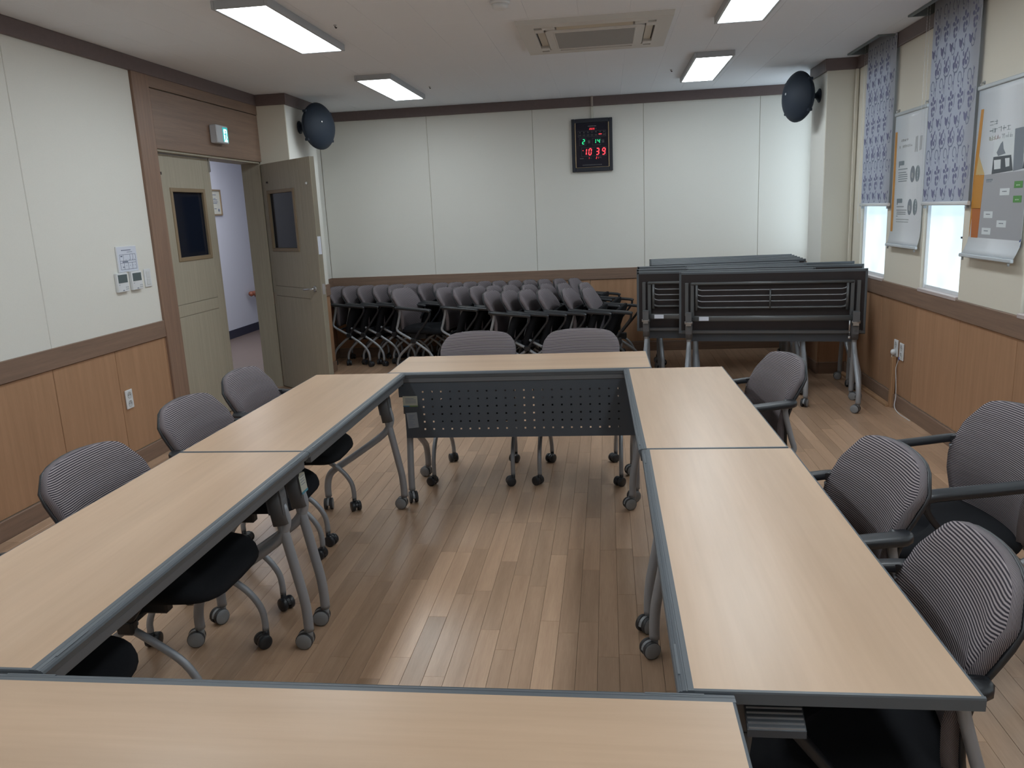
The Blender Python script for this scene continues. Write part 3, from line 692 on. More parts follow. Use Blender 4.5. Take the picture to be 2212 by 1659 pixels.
def caster_mesh(R_, wid, gap, stem_h, hub, tyre):
    """twin wheel caster; origin under the stem on the floor, wheel trails towards -x; returns hood mesh, wheel mesh"""
    off = R_*0.55
    mb = MB()
    mb.lathe([(0.0, stem_h), (R_*0.42, stem_h), (R_*0.42, R_*1.15)], (0, 0, 0), (0, 0, 1), 12)
    n = 10; poly = []
    for k in range(n+1): a = math.radians(-20+200*k/n); poly.append((-off+R_*0.98*math.cos(a), R_+R_*0.98*math.sin(a)))
    poly += [(-off-R_*0.5, R_*0.75), (-off+R_*0.4, R_*0.6)]
    mb.prism(poly, lambda a, b, d: (a, d, b), -gap/2, gap/2)
    mb.lathe([(R_*0.3, -gap/2-wid*0.6), (R_*0.3, gap/2+wid*0.6)], (-off, 0, R_), (0, 1, 0), 10)
    hood = mb.mesh('caster', [hub])
    wh = []
    for s in (-1, 1):
        mb = MB(); a = gap/2+0.001; b_ = a+wid
        mb.lathe([(R_*0.35, a), (R_*0.93, a), (R_, a+wid*0.2), (R_, b_-wid*0.25), (R_*0.95, b_-wid*0.05)], (-off, 0, R_), (0, s, 0), 20, True, 0)
        mb.lathe([(R_*0.95, b_-wid*0.05), (R_*0.86, b_-wid*0.03), (R_*0.84, b_), (R_*0.15, b_+wid*0.08), (0.0, b_+wid*0.05)], (-off, 0, R_), (0, s, 0), 20, True, 1)
        wh.append(mb.mesh('wheel', [tyre, hub]))
    return hood, wh
TC = caster_mesh(0.032, 0.017, 0.012, 0.070, M['hub'], M['tyre'])
TOP, BASE, BASE_P, BASE_F = table_top_parts(), table_base_parts(False), table_base_parts(True), table_base_parts(False, True)
crng = random.Random(11)
def add_casters(root, pts, C, swivel, wheels=True, merged=None):
    for (x, y), a in zip(pts, swivel):
        if merged: link('caster', merged, root, loc=(x, y, 0), rot=(0, 0, a)); continue
        c_ = link('caster', C[0], root, loc=(x, y, 0), rot=(0, 0, a))
        for w in C[1]: link('wheel', w, c_)
TPTS = [(-TL/2+0.084, -0.214), (TL/2-0.084, -0.214), (-TL/2+0.084, 0.2135), (TL/2-0.084, 0.2135)]
def make_table(loc, rz, label, swivel, panel=False, folded=False, group='meeting tables'):
    t = thing('folding_table', label, 'table', (loc[0], loc[1], 0), rz, group)
    for nm, me in TOP:
        o = link(nm, me, t)
        if folded:      # rear edge swings up about the hinge
            c_, s_ = 0.0, 1.0
            H = Vector((0, hinge[0], hinge[1]))
            o.matrix_local = Matrix.Translation(H) @ Matrix.Rotation(PI/2, 4, 'X') @ Matrix.Translation(-H)
    for nm, me in (BASE_F if folded else BASE_P if panel else BASE): link(nm, me, t)
    add_casters(t, TPTS, TC, swivel)
    return t
sw = lambda: [crng.uniform(-PI, PI) for _ in range(4)]
TB = {}
TB['R1'] = make_table(TABLES['R1'][:2], TABLES['R1'][2], 'beech-topped folding table on the window side, nearer the camera', [PI/2+0.4, 2.2, 1.0, 0.3])
TB['R2'] = make_table(TABLES['R2'][:2], TABLES['R2'][2], 'beech-topped folding table on the window side, beyond the nearer one', [1.9, 2.3, 1.2, 1.0])
TB['L1'] = make_table(TABLES['L1'][:2], TABLES['L1'][2], 'beech-topped folding table on the door side, nearer the camera', [-1.6, -1.5, -1.3, -1.2])
TB['L2'] = make_table(TABLES['L2'][:2], TABLES['L2'][2], 'beech-topped folding table on the door side, farther from the camera', [-1.4, -1.6, -0.5, 0.2])
TB['B'] = make_table(TABLES['B'][:2], TABLES['B'][2], 'beech-topped folding table with perforated dark panel closing the far end', [2.0, 0.6, -0.2, 0.4], True)
TB['N'] = make_table(TABLES['N'][:2], TABLES['N'][2], 'beech-topped folding table across the near end, in front of the camera', [0.4, 2.0, 1.4, 0.2])
# stickers on the far table's panel and on one leg housing: parts of those tables
pb = TB['B']; lab_green = plain('sticker_cream', (0.42, 0.42, 0.36), 0.6)
def sticker(parent, pts_box, bands, name='sticker', mat=None):
    mb = MB(); mb.box(*pts_box); o = mb.obj(name, mat or lab_green, parent); return o
yP = -0.2365
st = MB(); st.box(-0.625, -0.545, yP-0.0012, yP, 0.548, 0.606); o = st.obj('sticker', lab_green, pb)
for z in (0.592, 0.585, 0.577, 0.569): box('sticker_text', (-0.612, -0.565+0.012*((z*1000) % 2), yP-0.0018, yP-0.0011, z-0.0012, z+0.0012), M['ink'], o)
box('sticker_band', (-0.625, -0.59, yP-0.0018, yP-0.0011, 0.548, 0.554), plain('sticker_blue', (0.06, 0.16, 0.25), 0.6), o)
box('sticker_band', (-0.59, -0.545, yP-0.0018, yP-0.0011, 0.548, 0.554), plain('sticker_green', (0.14, 0.22, 0.08), 0.6), o)
mb = MB(); q = [(-0.612, 0.512), (-0.553, 0.516), (-0.547, 0.432), (-0.605, 0.426)]; mb.prism(q, lambda a, b, d: (a, d, b), yP-0.0012, yP); o = mb.obj('sticker', plain('sticker_grey', (0.27, 0.29, 0.32), 0.6), pb)
mb = MB()
for k, z in enumerate((0.50, 0.492, 0.484, 0.476, 0.463, 0.455, 0.447, 0.439)): mb.box(-0.600, -0.566-0.006*(k % 3), yP-0.0018, yP-0.0011, z-0.0011, z+0.0011)
mb.obj('sticker_text', M['ink'], o)
xh = TL/2-0.084
o = MB(); o.prism([(-0.196+0.0, 0.0)]*0 or [(-xh-0.028, 0.545), (-xh+0.028, 0.545), (-xh+0.028, 0.618), (-xh-0.016, 0.626), (-xh-0.028, 0.614)], lambda a, b, d: (a, d+(0.6-b)*-0.11, b), -0.1755, -0.1735)
o = o.obj('sticker', lab_green, TB['L2'])
mb = MB(); mb.box(-xh-0.028, -xh+0.028, -0.1822, -0.178, 0.545, 0.554); mb.obj('sticker_band', plain('sticker_teal', (0.08, 0.25, 0.33), 0.6), o)
mb = MB()
for z in (0.61, 0.60, 0.59, 0.58): mb.box(-xh-0.02, -xh+0.018, -0.1761-(0.6-z)*0.11, -0.1745-(0.6-z)*0.11, z-0.001, z+0.001)
mb.obj('sticker_text', M['ink'], o)

# folded tables parked side by side beyond the window-side tables
def folded(xl_, yl_, xr_, yr_, label, panel=True):
    """given the ends of the slab's upper edge"""
    ang = math.atan2(yr_-yl_, xr_-xl_); mx_, my_ = (xl_+xr_)/2, (yl_+yr_)/2
    # slab stands at local y = hinge_y - (ZU-hinge_z); rear (y+) faces the camera, so turn by pi
    ys_ = hinge[0]-(ZU-hinge[1])
    rz = ang+PI; c_, s_ = math.cos(rz), math.sin(rz)
    return make_table((mx_+s_*ys_, my_-c_*ys_), rz, label, sw(), panel, True, 'folded tables parked by the back wall')
FT = []
FT.append(folded(0.565, 6.50, 1.945, 6.27, 'folded dark table at the front of the parked row, rack showing'))
FT.append(folded(0.235, 6.70, 1.62, 6.50, 'folded dark table second from the front, set further towards the stacked chairs'))
FT.append(folded(0.66, 6.84, 2.04, 6.70, 'folded dark table third from the front of the parked row'))
FT.append(folded(0.245, 6.98, 1.64, 6.88, 'folded dark table fourth from the front of the parked row'))
FT.append(folded(0.67, 7.07, 2.06, 7.02, 'folded dark table fifth from the front, close to the window wall'))
FT.append(folded(0.262, 7.26, 1.66, 7.22, 'folded dark table sixth from the front of the parked row'))
for k in range(6):
    y = 7.50+0.145*k
    FT.append(folded(0.385+0.008*k, y, 1.785+0.006*k, y+0.01, 'folded dark table in the rear group, %s from its front' % ORD[k]))
for t, xo in ((FT[0], 0.46), (FT[1], 0.47)):
    box('beam_label', (xo, xo+0.075, -0.1045, -0.103, 0.640, 0.672), M['paper'], t)
    mb = MB(); mb.tube([(-xh+0.045, -0.09, 0.64), (-xh+0.045, -0.09, 0.56)], 0.006, 8, 1); mb.tube([(-xh+0.045, -0.09, 0.56), (-xh+0.045, -0.09, 0.52)], 0.0015, 6, 1); mb.lathe([(0.009, 0.0), (0.009, 0.02)], (-xh+0.045, -0.09, 0.50), (0, 0, 1), 8)
    mb.obj('release_wire', M['steel'], t)
    for s in (-1, 1):
        mb = MB(); mb.lathe([(0.012, -0.03), (0.012, 0.03)], (s*xh, -0.10, 0.625), (1, 0, 0), 12); mb.box(s*xh-0.02, s*xh+0.02, -0.112, -0.09, 0.60, 0.635); mb.obj('hinge_pin', M['steel'], t)

# ================================================================== CHAIRS  (local +x = the way the sitter faces)
def back_mesh():
    mb = MB(); NS, NT = 20, 22; H0, H1 = 0.425, 0.838; ring_ = []
    prof = [(0.0, -0.160), (0.2, -0.150), (0.4, -0.146), (0.55, -0.154), (0.7, -0.172), (0.85, -0.202), (1.0, -0.240)]
    def px(t):
        for (a, xa), (b, xb) in zip(prof, prof[1:]):
            if t <= b+1e-9:
                u = (t-a)/(b-a); u = u*u*(3-2*u)*0.35+u*0.65; return xa+(xb-xa)*u
        return prof[-1][1]
    def hw(t):
        w = 0.186+0.046*min(1, t/0.60)**0.9
        if t > 0.86: w -= 0.010*((t-0.86)/0.14)**2
        if t < 0.06: w -= 0.012*(1-t/0.06)
        return w
    V, UV, F = [], [], []
    for side in (0, 1):
        for j in range(NT+1):
            t = j/NT
            for i in range(NS+1):
                s = -1+2*i/NS
                ztop = H1-0.022*s*s-0.042*(max(0, abs(s)-0.66)/0.34)**2.6
                z = H0+(ztop-H0)*t
                th = 0.030
                edge = max(0.0, (abs(s)-0.82)/0.18)**2
                x = px(t)+0.026*s*s+0.012*t*s*s+0.010*abs(s)**7
                x += 0.0 if side == 0 else -th-0.004*edge
                if t > 0.9: x += (-0.006 if side == 0 else 0.004)*((t-0.9)/0.1)**2
                V.append((x, s*hw(t), z)); UV.append((s, z+0.066*side))
    n = (NS+1)*(NT+1); g = lambda l, j, i: l*n+j*(NS+1)+i
    for j in range(NT):
        for i in range(NS):
            F.append((g(0, j, i), g(0, j, i+1), g(0, j+1, i+1), g(0, j+1, i))); F.append((g(1, j, i), g(1, j+1, i), g(1, j+1, i+1), g(1, j, i+1)))
        F.append((g(0, j, 0), g(0, j+1, 0), g(1, j+1, 0), g(1, j, 0))); F.append((g(0, j, NS), g(1, j, NS), g(1, j+1, NS), g(0, j+1, NS)))
    for i in range(NS):
        F.append((g(0, 0, i), g(1, 0, i), g(1, 0, i+1), g(0, 0, i+1))); F.append((g(0, NT, i), g(0, NT, i+1), g(1, NT, i+1), g(1, NT, i)))
    mb.add(V, F, True); mb.uv = UV
    back = mb.mesh('backrest', M['mesh'])
    # black rim at the rear of the frame
    mb = MB(); pts = []
    for j in range(NT+1):
        t = j/NT; pts.append(V[g(1, j, 0)])
    top = [V[g(1, NT, i)] for i in range(0, NS+1)]
    pts += top[1:-1] + [V[g(1, j, NS)] for j in range(NT, -1, -1)]
    mb.tube([(p[0]-0.006, p[1]*0.975, p[2]-0.008) for p in pts[::2]], 0.0, 8, 1, True, (0.014, 0.014)); rim = mb.mesh('back_rim', M['black'])
    return back, rim
BACK, RIM = back_mesh()
def seat_mesh():
    mb = MB(); R = []
    def outline(k, z, dx=0.0):
        L = []
        for i in range(32):
            a = 2*PI*i/32; ca, sa = math.cos(a), math.sin(a)
            e = 0.5
            x = math.copysign(abs(ca)**e, ca); y = math.copysign(abs(sa)**e, sa)
            fx = 0.226*x; drop = 0.0
            if x > 0.45: drop = 0.035*((x-0.45)/0.55)**2
            L.append((0.050+dx+fx*k, 0.243*y*k*(1-0.06*max(0, -x)), z-drop*(1 if z > 0.42 else 0.6)))
        return L
    for k, z in ((0.55, 0.400), (0.88, 0.402), (0.97, 0.412), (1.0, 0.428), (0.985, 0.445), (0.93, 0.458), (0.75, 0.463), (0.4, 0.461), (0.05, 0.460)): R.append(outline(k, z))
    mb.rings(R); return mb.mesh('seat', M['fabric'])
SEAT = seat_mesh()
def arm_meshes():
    out = []
    for s in (-1, 1):
        mb = MB(); y = s*0.255
        mb.tube([(-0.136, y-s*0.034, 0.668), (-0.154, y-s*0.014, 0.668), (-0.146, y+s*0.004, 0.667), (-0.10, y+s*0.004, 0.664), (-0.02, y+s*0.002, 0.657), (0.10, y, 0.648), (0.190, y-s*0.004, 0.640), (0.214, y-s*0.006, 0.630)], 0.0, 12, 3, True, (0.050, 0.028))
        pad = mb
        pad.tube([(0.204, y-s*0.006, 0.632), (0.196, y-s*0.010, 0.585), (0.135, y-s*0.014, 0.505), (0.06, y-s*0.018, 0.415), (0.012, y-s*0.020, 0.350)], 0.0, 10, 3, True, (0.030, 0.020))
        pad.cbox(-0.028, 0.030, y-s*0.02-0.018, y-s*0.02+0.018, 0.312, 0.362, 0.008)
        out.append(pad.mesh('armrest', M['black']))
    return out
ARMS = arm_meshes()
def frame_meshes():
    sf, rl = [], []
    for s in (-1, 1):
        mb = MB(); y = s*0.233
        mb.tube([(-0.131, s*0.236, 0.651), (-0.138, s*0.234, 0.60), (-0.166, s*0.232, 0.50), (-0.180, y, 0.452), (-0.160, y, 0.422), (-0.10, y, 0.388), (0.0, y, 0.335), (0.12, y, 0.258), (0.175, y, 0.212), (0.211, y, 0.155), (0.220, y, 0.105), (0.220, y, 0.066)], 0.0125, 12, 3)
        sf.append(mb.mesh('side_frame', M['tube']))
        mb = MB(); mb.tube([(0.015, s*0.212, 0.338), (-0.06, s*0.210, 0.285), (-0.15, s*0.206, 0.210), (-0.195, s*0.202, 0.160), (-0.218, s*0.200, 0.105), (-0.220, s*0.199, 0.066)], 0.0125, 12, 3)
        rl.append(mb.mesh('rear_leg', M['tube']))
    mb = MB(); mb.tube([(0.0, -0.232, 0.338), (0.0, 0.232, 0.338)], 0.012, 10, 1); mb.tube([(-0.12, -0.225, 0.395), (-0.12, 0.225, 0.395)], 0.010, 10, 1)
    for s in (-1, 1): mb.cbox(-0.07, 0.10, s*0.15-0.02, s*0.15+0.02, 0.345, 0.404, 0.006)
    return sf, rl, mb.mesh('seat_support', M['black'])
SFR, RLG, SUP = frame_meshes()
CC = caster_mesh(0.0275, 0.019, 0.012, 0.068, M['black'], M['black'])
mb = MB()
for me in [CC[0]]+CC[1]: mb.add([v.co for v in me.vertices], [tuple(p.vertices) for p in me.polygons], True)
CC_ONE = mb.mesh('caster', M['black'])
CPTS = [(0.220, -0.233), (0.220, 0.233), (-0.220, -0.199), (-0.220, 0.199)]
def make_chair(loc, deg, label, swivel=None, nested=False, group='chairs at the tables'):
    t = thing('mesh_back_chair', label, 'chair', (loc[0], loc[1], 0), math.radians(deg), group)
    b_ = link('backrest', BACK, t); link('back_rim', RIM, b_)
    st_ = link('seat', SEAT, t); link('seat_support', SUP, t)
    if nested:
        H = Vector((-0.005, 0, 0.43)); st_.matrix_local = Matrix.Translation(H) @ Matrix.Rotation(math.radians(-72), 4, 'Y') @ Matrix.Translation(-H)
    for a in ARMS: link('armrest', a, t)
    for a in SFR: link('side_frame', a, t)
    for a in RLG: link('rear_leg', a, t)
    sv = swivel or [crng.uniform(-PI, PI) for _ in range(4)]
    add_casters(t, CPTS, CC, sv, merged=CC_ONE if nested else None)
    return t
CH = [((-1.605, 3.70), 2, 'striped-back chair on the door side, farthest along, by the open doorway', None),
      ((-1.565, 3.08), 0, 'striped-back chair in the middle of the door-side row', None),
      ((-1.515, 2.33), 0, 'striped-back chair with the largest backrest on the door side', None),
      ((-1.54, 1.62), 0, 'chair whose black seat shows in the near corner under the door-side table', None),
      ((0.60, 3.74), 190, 'striped-back chair pushed up to the farther window-side table', None),
      ((0.585, 2.29), 185, 'striped-back chair at the middle of the window-side tables', None),
      ((1.135, 2.70), 186, 'striped-back chair standing back from the tables near the window wall', None),
      ((0.53, 1.64), 174, 'striped-back chair at the near corner of the window-side table', None),
      ((-0.80, 4.55), -90, 'chair behind the far end table, on its door side', [1.2, 1.9, 0.6, 2.6]),
      ((-0.175, 4.545), -91, 'chair behind the far end table, on its window side', [1.0, 2.4, 2.6, 2.2])]
for loc, deg, lab, svl in CH:
    make_chair(loc, deg, lab, svl)
# nested stack of chairs along the back wall
TH = -10
R1X = [-2.76, -2.604, -2.435, -2.264, -2.098, -1.939, -1.776, -1.61, -1.45, -1.29, -1.135, -0.98, -0.81, -0.65, -0.495, -0.335, -0.175]
for k, x in enumerate(R1X): make_chair((x+0.045, 8.335), TH, 'nested grey-backed chair in the row against the back wall, %s from the door' % ORD[k], None, True, 'chairs nested along the back wall')
R2X = [-1.461, -1.295, -1.125, -0.96, -0.797, -0.61, -0.434, -0.263, -0.055]
for k, x in enumerate(R2X): make_chair((x+0.045, 7.79), TH, 'nested grey-backed chair in the middle row of the stack, %s from the door' % ORD[k], None, True, 'chairs nested along the back wall')
R3X = [-0.905, -0.741, -0.581, -0.411, -0.19, -0.01]
for k, x in enumerate(R3X): make_chair((x+0.045, 7.245), TH, 'nested grey-backed chair in the front row of the stack, %s from the door' % ORD[k], None, True, 'chairs nested along the back wall')
make_chair((-1.88, 7.86), TH-4, 'unfolded grey-backed chair at the door end of the nested stack', None, False, 'chairs nested along the back wall')
# ================================================================== THINGS ON THE DOOR WALL
def disc(mb, o, ax, r, d, seg=14): mb.lathe([(r, 0.0), (r, d)], o, ax, seg)
def wall_thing(name, label, cat, y, z, side='left', group=None, off=0.0):
    return thing(name, label, cat, (XL+off, y, z) if side == 'left' else (XR-off, y, z), 0 if side == 'left' else PI, group)
for y, lab, g in ((4.812, 'white wall thermostat with grey screen, farther from the door casing', 0), (4.972, 'white wall thermostat with grey screen, beside the light switch', 0)):
    t = wall_thing('thermostat', lab, 'thermostat', y, 1.215, group='thermostats on the door wall')
    mb = MB(); mb.cbox(0, 0.021, -0.058, 0.058, -0.061, 0.061, 0.003); mb.obj('body', M['white'], t)
    box('screen', (0.0205, 0.0225, -0.048, 0.048, -0.002, 0.050), M['lcd'], t)
    mb = MB()
    for a, b in ((0.028, -0.032), (0.045, -0.032), (0.028, -0.045), (0.045, -0.045)): mb.cbox(0.0205, 0.0235, a-0.006, a+0.006, b-0.004, b+0.004, 0.001)
    o = mb.obj('buttons', plain('button_grey', (0.50, 0.52, 0.55), 0.5), t); o['kind'] = 'stuff'
    box('badge', (0.0205, 0.022, -0.012, 0.004, -0.054, -0.048), M['ink'], t); box('indicator', (0.0205, 0.022, -0.046, -0.036, -0.016, -0.013), M['ink'], t)
t = wall_thing('evacuation_plan', 'white printed floor plan in a thin frame above the thermostats', 'notice', 4.913, 1.360)
mb = MB(); mb.cbox(0, 0.010, -0.111, 0.111, -0.083, 0.083, 0.002); mb.obj('backing', M['white'], t)
box('sheet', (0.0095, 0.0108, -0.106, 0.106, -0.079, 0.079), M['paper'], t)
mb = MB()
def ln(a, b, c, d, w=0.0013):
    if abs(a-c) > abs(b-d): mb.box(0.0106, 0.0114, min(a, c), max(a, c), b-w, b+w)
    else: mb.box(0.0106, 0.0114, a-w, a+w, min(b, d), max(b, d))
for s in ((-0.085, 0.03, 0.09, 0.03), (-0.085, -0.066, 0.09, -0.066), (-0.085, -0.066, -0.085, 0.03), (0.09, -0.066, 0.09, 0.03), (-0.085, -0.010, 0.09, -0.010), (-0.085, -0.024, 0.09, -0.024), (-0.045, -0.066, -0.045, -0.024), (0.0, -0.066, 0.0, -0.024), (0.045, -0.066, 0.045, -0.024), (-0.045, -0.010, -0.045, 0.03), (0.03, -0.010, 0.03, 0.03), (0.06, -0.010, 0.06, 0.03)): ln(*s)
for a, b, w in ((-0.065, 0.020, 0.010), (-0.055, -0.05, 0.006), (-0.03, -0.017, 0.03)): mb.box(0.0106, 0.0114, a-w, a+w, b-0.004, b+0.004)
for a in (-0.02, 0.02, 0.05, 0.075): mb.box(0.0106, 0.0114, a-0.002, a+0.002, -0.008, -0.002); mb.box(0.0106, 0.0114, a-0.002, a+0.002, -0.045, -0.040)
o = mb.obj('plan_lines', M['ink'], t); o['kind'] = 'stuff'
mb = MB(); mb.box(0.0106, 0.0114, -0.06, 0.045, 0.055, 0.060); mb.box(0.0106, 0.0114, 0.0, 0.06, 0.043, 0.046); o = mb.obj('title_line', M['ink'], t); o['kind'] = 'stuff'
t = wall_thing('light_switch', 'white two-rocker light switch beside the door casing', 'switch', 5.12, 1.219)
mb = MB(); mb.cbox(0, 0.009, -0.038, 0.038, -0.061, 0.061, 0.003); mb.obj('plate', M['white'], t)
for z0, z1 in ((0.002, 0.045), (-0.045, -0.002)):
    mb = MB(); mb.cbox(0.008, 0.0125, -0.020, 0.020, z0, z1, 0.0015); mb.obj('rocker', plain('rocker_white', (0.64, 0.655, 0.67), 0.4), t)
def outlet(name, label, y, z, side):
    t = wall_thing(name, label, 'outlet', y, z, side, off=0.002)
    mb = MB(); mb.cbox(0, 0.009, -0.038, 0.038, -0.062, 0.062, 0.003); mb.obj('plate', M['white'], t)
    for dz in (0.028, -0.028):
        mb = MB(); mb.lathe([(0.0225, 0.009), (0.0225, 0.0105), (0.019, 0.0105), (0.018, 0.0092), (0.0, 0.0092)], (0, 0, dz), (1, 0, 0), 20); o = mb.obj('socket', plain('socket_grey', (0.50, 0.515, 0.53), 0.5), t)
        for s in (-1, 1):
            mb = MB(); disc(mb, (0.0090, s*0.0095, dz), (1, 0, 0), 0.003, 0.0008, 10); mb.obj('pin_hole', M['under'], o)
    return t
outlet('wall_outlet', 'white double socket low on the beech wainscot of the door wall', 4.713, 0.463, 'left')
outlet('wall_outlet', 'white double socket with a round plug in it, window wall', 6.03, 0.445, 'right')
outlet('wall_outlet', 'white wall socket with a thin white cable hanging from it', 5.915, 0.437, 'right')
t = thing('power_plug', 'round white plug pushed into the lower socket on the window wall', 'plug', (XR-0.0115, 6.03, 0.417), PI)
mb = MB(); mb.lathe([(0.019, 0.0), (0.021, 0.012), (0.019, 0.024), (0.010, 0.030), (0.0, 0.031)], (0, 0, 0), (1, 0, 0), 18); mb.obj('plug_body', M['white'], t)
mb = MB(); mb.tube([(0.018, 0, -0.012), (0.022, 0, -0.035), (0.010, -0.006, -0.055), (0.006, -0.008, -0.075)], 0.0028, 6, 3); mb.obj('plug_cord', M['white'], t)
t = thing('white_cable', 'thin white cable hanging down the wainscot to the floor', 'cable', (XR, 5.92, 0.3))
mb = MB(); mb.tube([(-0.012, 0.03, 0.072), (-0.014, 0.055, 0.03), (-0.016, 0.062, -0.01), (-0.016, 0.045, -0.09), (-0.020, 0.02, -0.20), (-0.040, -0.02, -0.262), (-0.036, -0.10, -0.296), (-0.030, -0.30, -0.297)], 0.0028, 8, 4); mb.obj('cord', M['white'], t)
mb = MB(); mb.lathe([(0.006, 0.0), (0.006, 0.022)], (-0.010, 0.028, 0.07), (0, 0, 1), 8); mb.obj('connector', plain('blue_plug', (0.05, 0.09, 0.32), 0.4), t)
dm = plain('beech_duct', (0.42, 0.25, 0.14), 0.45)
t = thing('cable_duct', 'pale wood-coloured cable duct running down the wainscot and along the floor', 'cable duct', (XR, 6.03, 0))
mb = MB(); mb.cbox(-0.034, -0.006, -0.024, 0.024, 0.0, 0.383, 0.003); mb.obj('upright_duct', dm, t)
mb = MB(); mb.cbox(-0.058, -0.018, 0.0, 1.22, 0.0, 0.022, 0.004); mb.obj('floor_duct', dm, t)
# exit sign over the doors
t = wall_thing('exit_sign', 'small lit green running-man exit sign above the doors', 'sign', 6.345, 2.262, off=0.012)
mb = MB(); mb.cbox(0, 0.062, -0.098, 0.098, -0.070, 0.070, 0.006); mb.obj('sign_case', plain('sign_grey', (0.50, 0.52, 0.56), 0.4), t)
E0 = emit('exit_green', (0.01, 0.42, 0.42), 0.85); E1 = emit('exit_white', (0.72, 0.98, 1.0), 1.25)
box('sign_face', (0.0615, 0.0630, 0.002, 0.088, -0.056, 0.056), E0, t)
mb = MB(); mb.prism([(0.016, -0.056), (0.074, -0.056), (0.074, 0.036), (0.066, 0.044), (0.024, 0.044), (0.016, 0.036)], lambda a, b, d: (d, a, b), 0.0629, 0.0636); mb.obj('door_symbol', E1, t)
mb = MB(); f2 = lambda a, b, d: (d, a, b)
mb.lathe([(0.008, 0), (0.008, 0.0006)], (0.0635, 0.048, 0.024), (1, 0, 0), 12)
for p in ([(0.036, 0.010), (0.054, 0.014), (0.056, -0.012), (0.042, -0.014)], [(0.042, -0.012), (0.052, -0.012), (0.062, -0.028), (0.072, -0.030), (0.072, -0.036), (0.058, -0.036)], [(0.040, -0.010), (0.048, -0.014), (0.042, -0.034), (0.022, -0.048), (0.018, -0.043), (0.034, -0.030)], [(0.036, 0.010), (0.040, 0.004), (0.026, -0.002), (0.018, 0.006), (0.021, 0.010), (0.027, 0.004)], [(0.052, 0.014), (0.056, 0.008), (0.068, -0.008), (0.073, -0.005), (0.062, 0.012)]):
    mb.prism(p, f2, 0.0634, 0.0641)
mb.obj('running_figure', E0, t)
# round wall speakers on the pillars
def speaker(label, loc, ang, wall_x):
    t = thing('wall_speaker', label, 'speaker', loc, math.radians(ang), 'round speakers on the pillars')
    R = 0.212
    mb = MB(); mb.lathe([(0.0, 0.088), (0.05, 0.085), (0.10, 0.074), (0.15, 0.054), (0.185, 0.033), (0.205, 0.012), (R, 0.0)], (0, 0, 0), (1, 0, 0), 40); mb.obj('front_dome', M['speaker'], t)
    mb = MB(); mb.lathe([(R, -0.002), (0.208, -0.016), (0.185, -0.045), (0.14, -0.075), (0.08, -0.092), (0.0, -0.096)], (0, 0, 0), (1, 0, 0), 40); mb.obj('rear_shell', M['speaker'], t)
    for a in (38, 142, 218, 322):
        mb = MB(); ra = math.radians(a); cy_, cz = 0.203*math.cos(ra), 0.203*math.sin(ra)
        mb.cbox(-0.03, 0.012, cy_-0.018, cy_+0.018, cz-0.012, cz+0.012, 0.004); mb.obj('rim_clip', M['speaker'], t)
    mb = MB(); mb.lathe([(0.012, 0.0), (0.008, 0.003), (0.0, 0.0035)], (0.083, -0.05 if ang > -90 else 0.05, 0.03), (1, 0, 0), 10); mb.obj('badge', M['steel'], t)
    # bracket in the speaker's own frame, towards the pillar
    d = Vector((wall_x-loc[0], 0, 0)); c_, s_ = math.cos(math.radians(-ang)), math.sin(math.radians(-ang))
    e = Vector((c_*d.x, s_*d.x, 0)); n = e.normalized()
    mb = MB(); mb.tube([n*0.05, e*0.9], 0.022, 12, 1); mb.obj('bracket_arm', M['speaker'], t)
    mb = MB(); mb.lathe([(0.058, 0.0), (0.058, 0.010), (0.040, 0.020), (0.024, 0.034)], e, -n, 20); mb.obj('wall_plate', M['speaker'], t)
speaker('round black speaker on the pillar beside the doors', (-2.662, 7.50, 2.412), -22, PL_X)
speaker('round black speaker on the pillar beside the windows', (1.662, 7.50, 2.415), 202, PR_X)

# ================================================================== LED CLOCK ON THE BACK WALL
CX, CZ = -0.140, 2.191
t = thing('led_wall_clock', 'black framed LED calendar clock with red and green digits', 'clock', (CX, YB, CZ))
mb = MB(); w, h = 0.2115, 0.2655
navy = plain('clock_navy', (0.012, 0.016, 0.028), 0.35)
for a in ((-w, -w+0.036, -h, h), (w-0.036, w, -h, h), (-w+0.036, w-0.036, h-0.042, h), (-w+0.036, w-0.036, -h, -h+0.042)): mb.cbox(a[0], a[1], -0.040, 0.0, a[2], a[3], 0.004)
mb.obj('clock_frame', navy, t)
box('clock_face', (-w+0.03, w-0.03, -0.030, -0.004, -h+0.036, h-0.036), plain('clock_face', (0.010, 0.011, 0.024), 0.12), t)
gold = plain('brass_strip', (0.60, 0.47, 0.30), 0.25, metal=0.7)
for s in (-1, 1): box('side_strip', (s*0.172-0.0035, s*0.172+0.0035, -0.0425, -0.030, -0.222, 0.226), gold, t)
box('lower_strip', (-0.168, 0.168, -0.0410, -0.030, -0.2235, -0.2215), gold, t)
red, grn = emit('led_red', (1.0, 0.05, 0.07), 1.6), emit('led_green', (0.03, 1.0, 0.36), 1.0)
dimr = plain('clock_print', (0.16, 0.17, 0.19), 0.6)
SEGS = {'0': 'abcdef', '1': 'bc', '2': 'abged', '3': 'abgcd', '4': 'fgbc', '9': 'abcdfg', '8': 'abcdefg'}
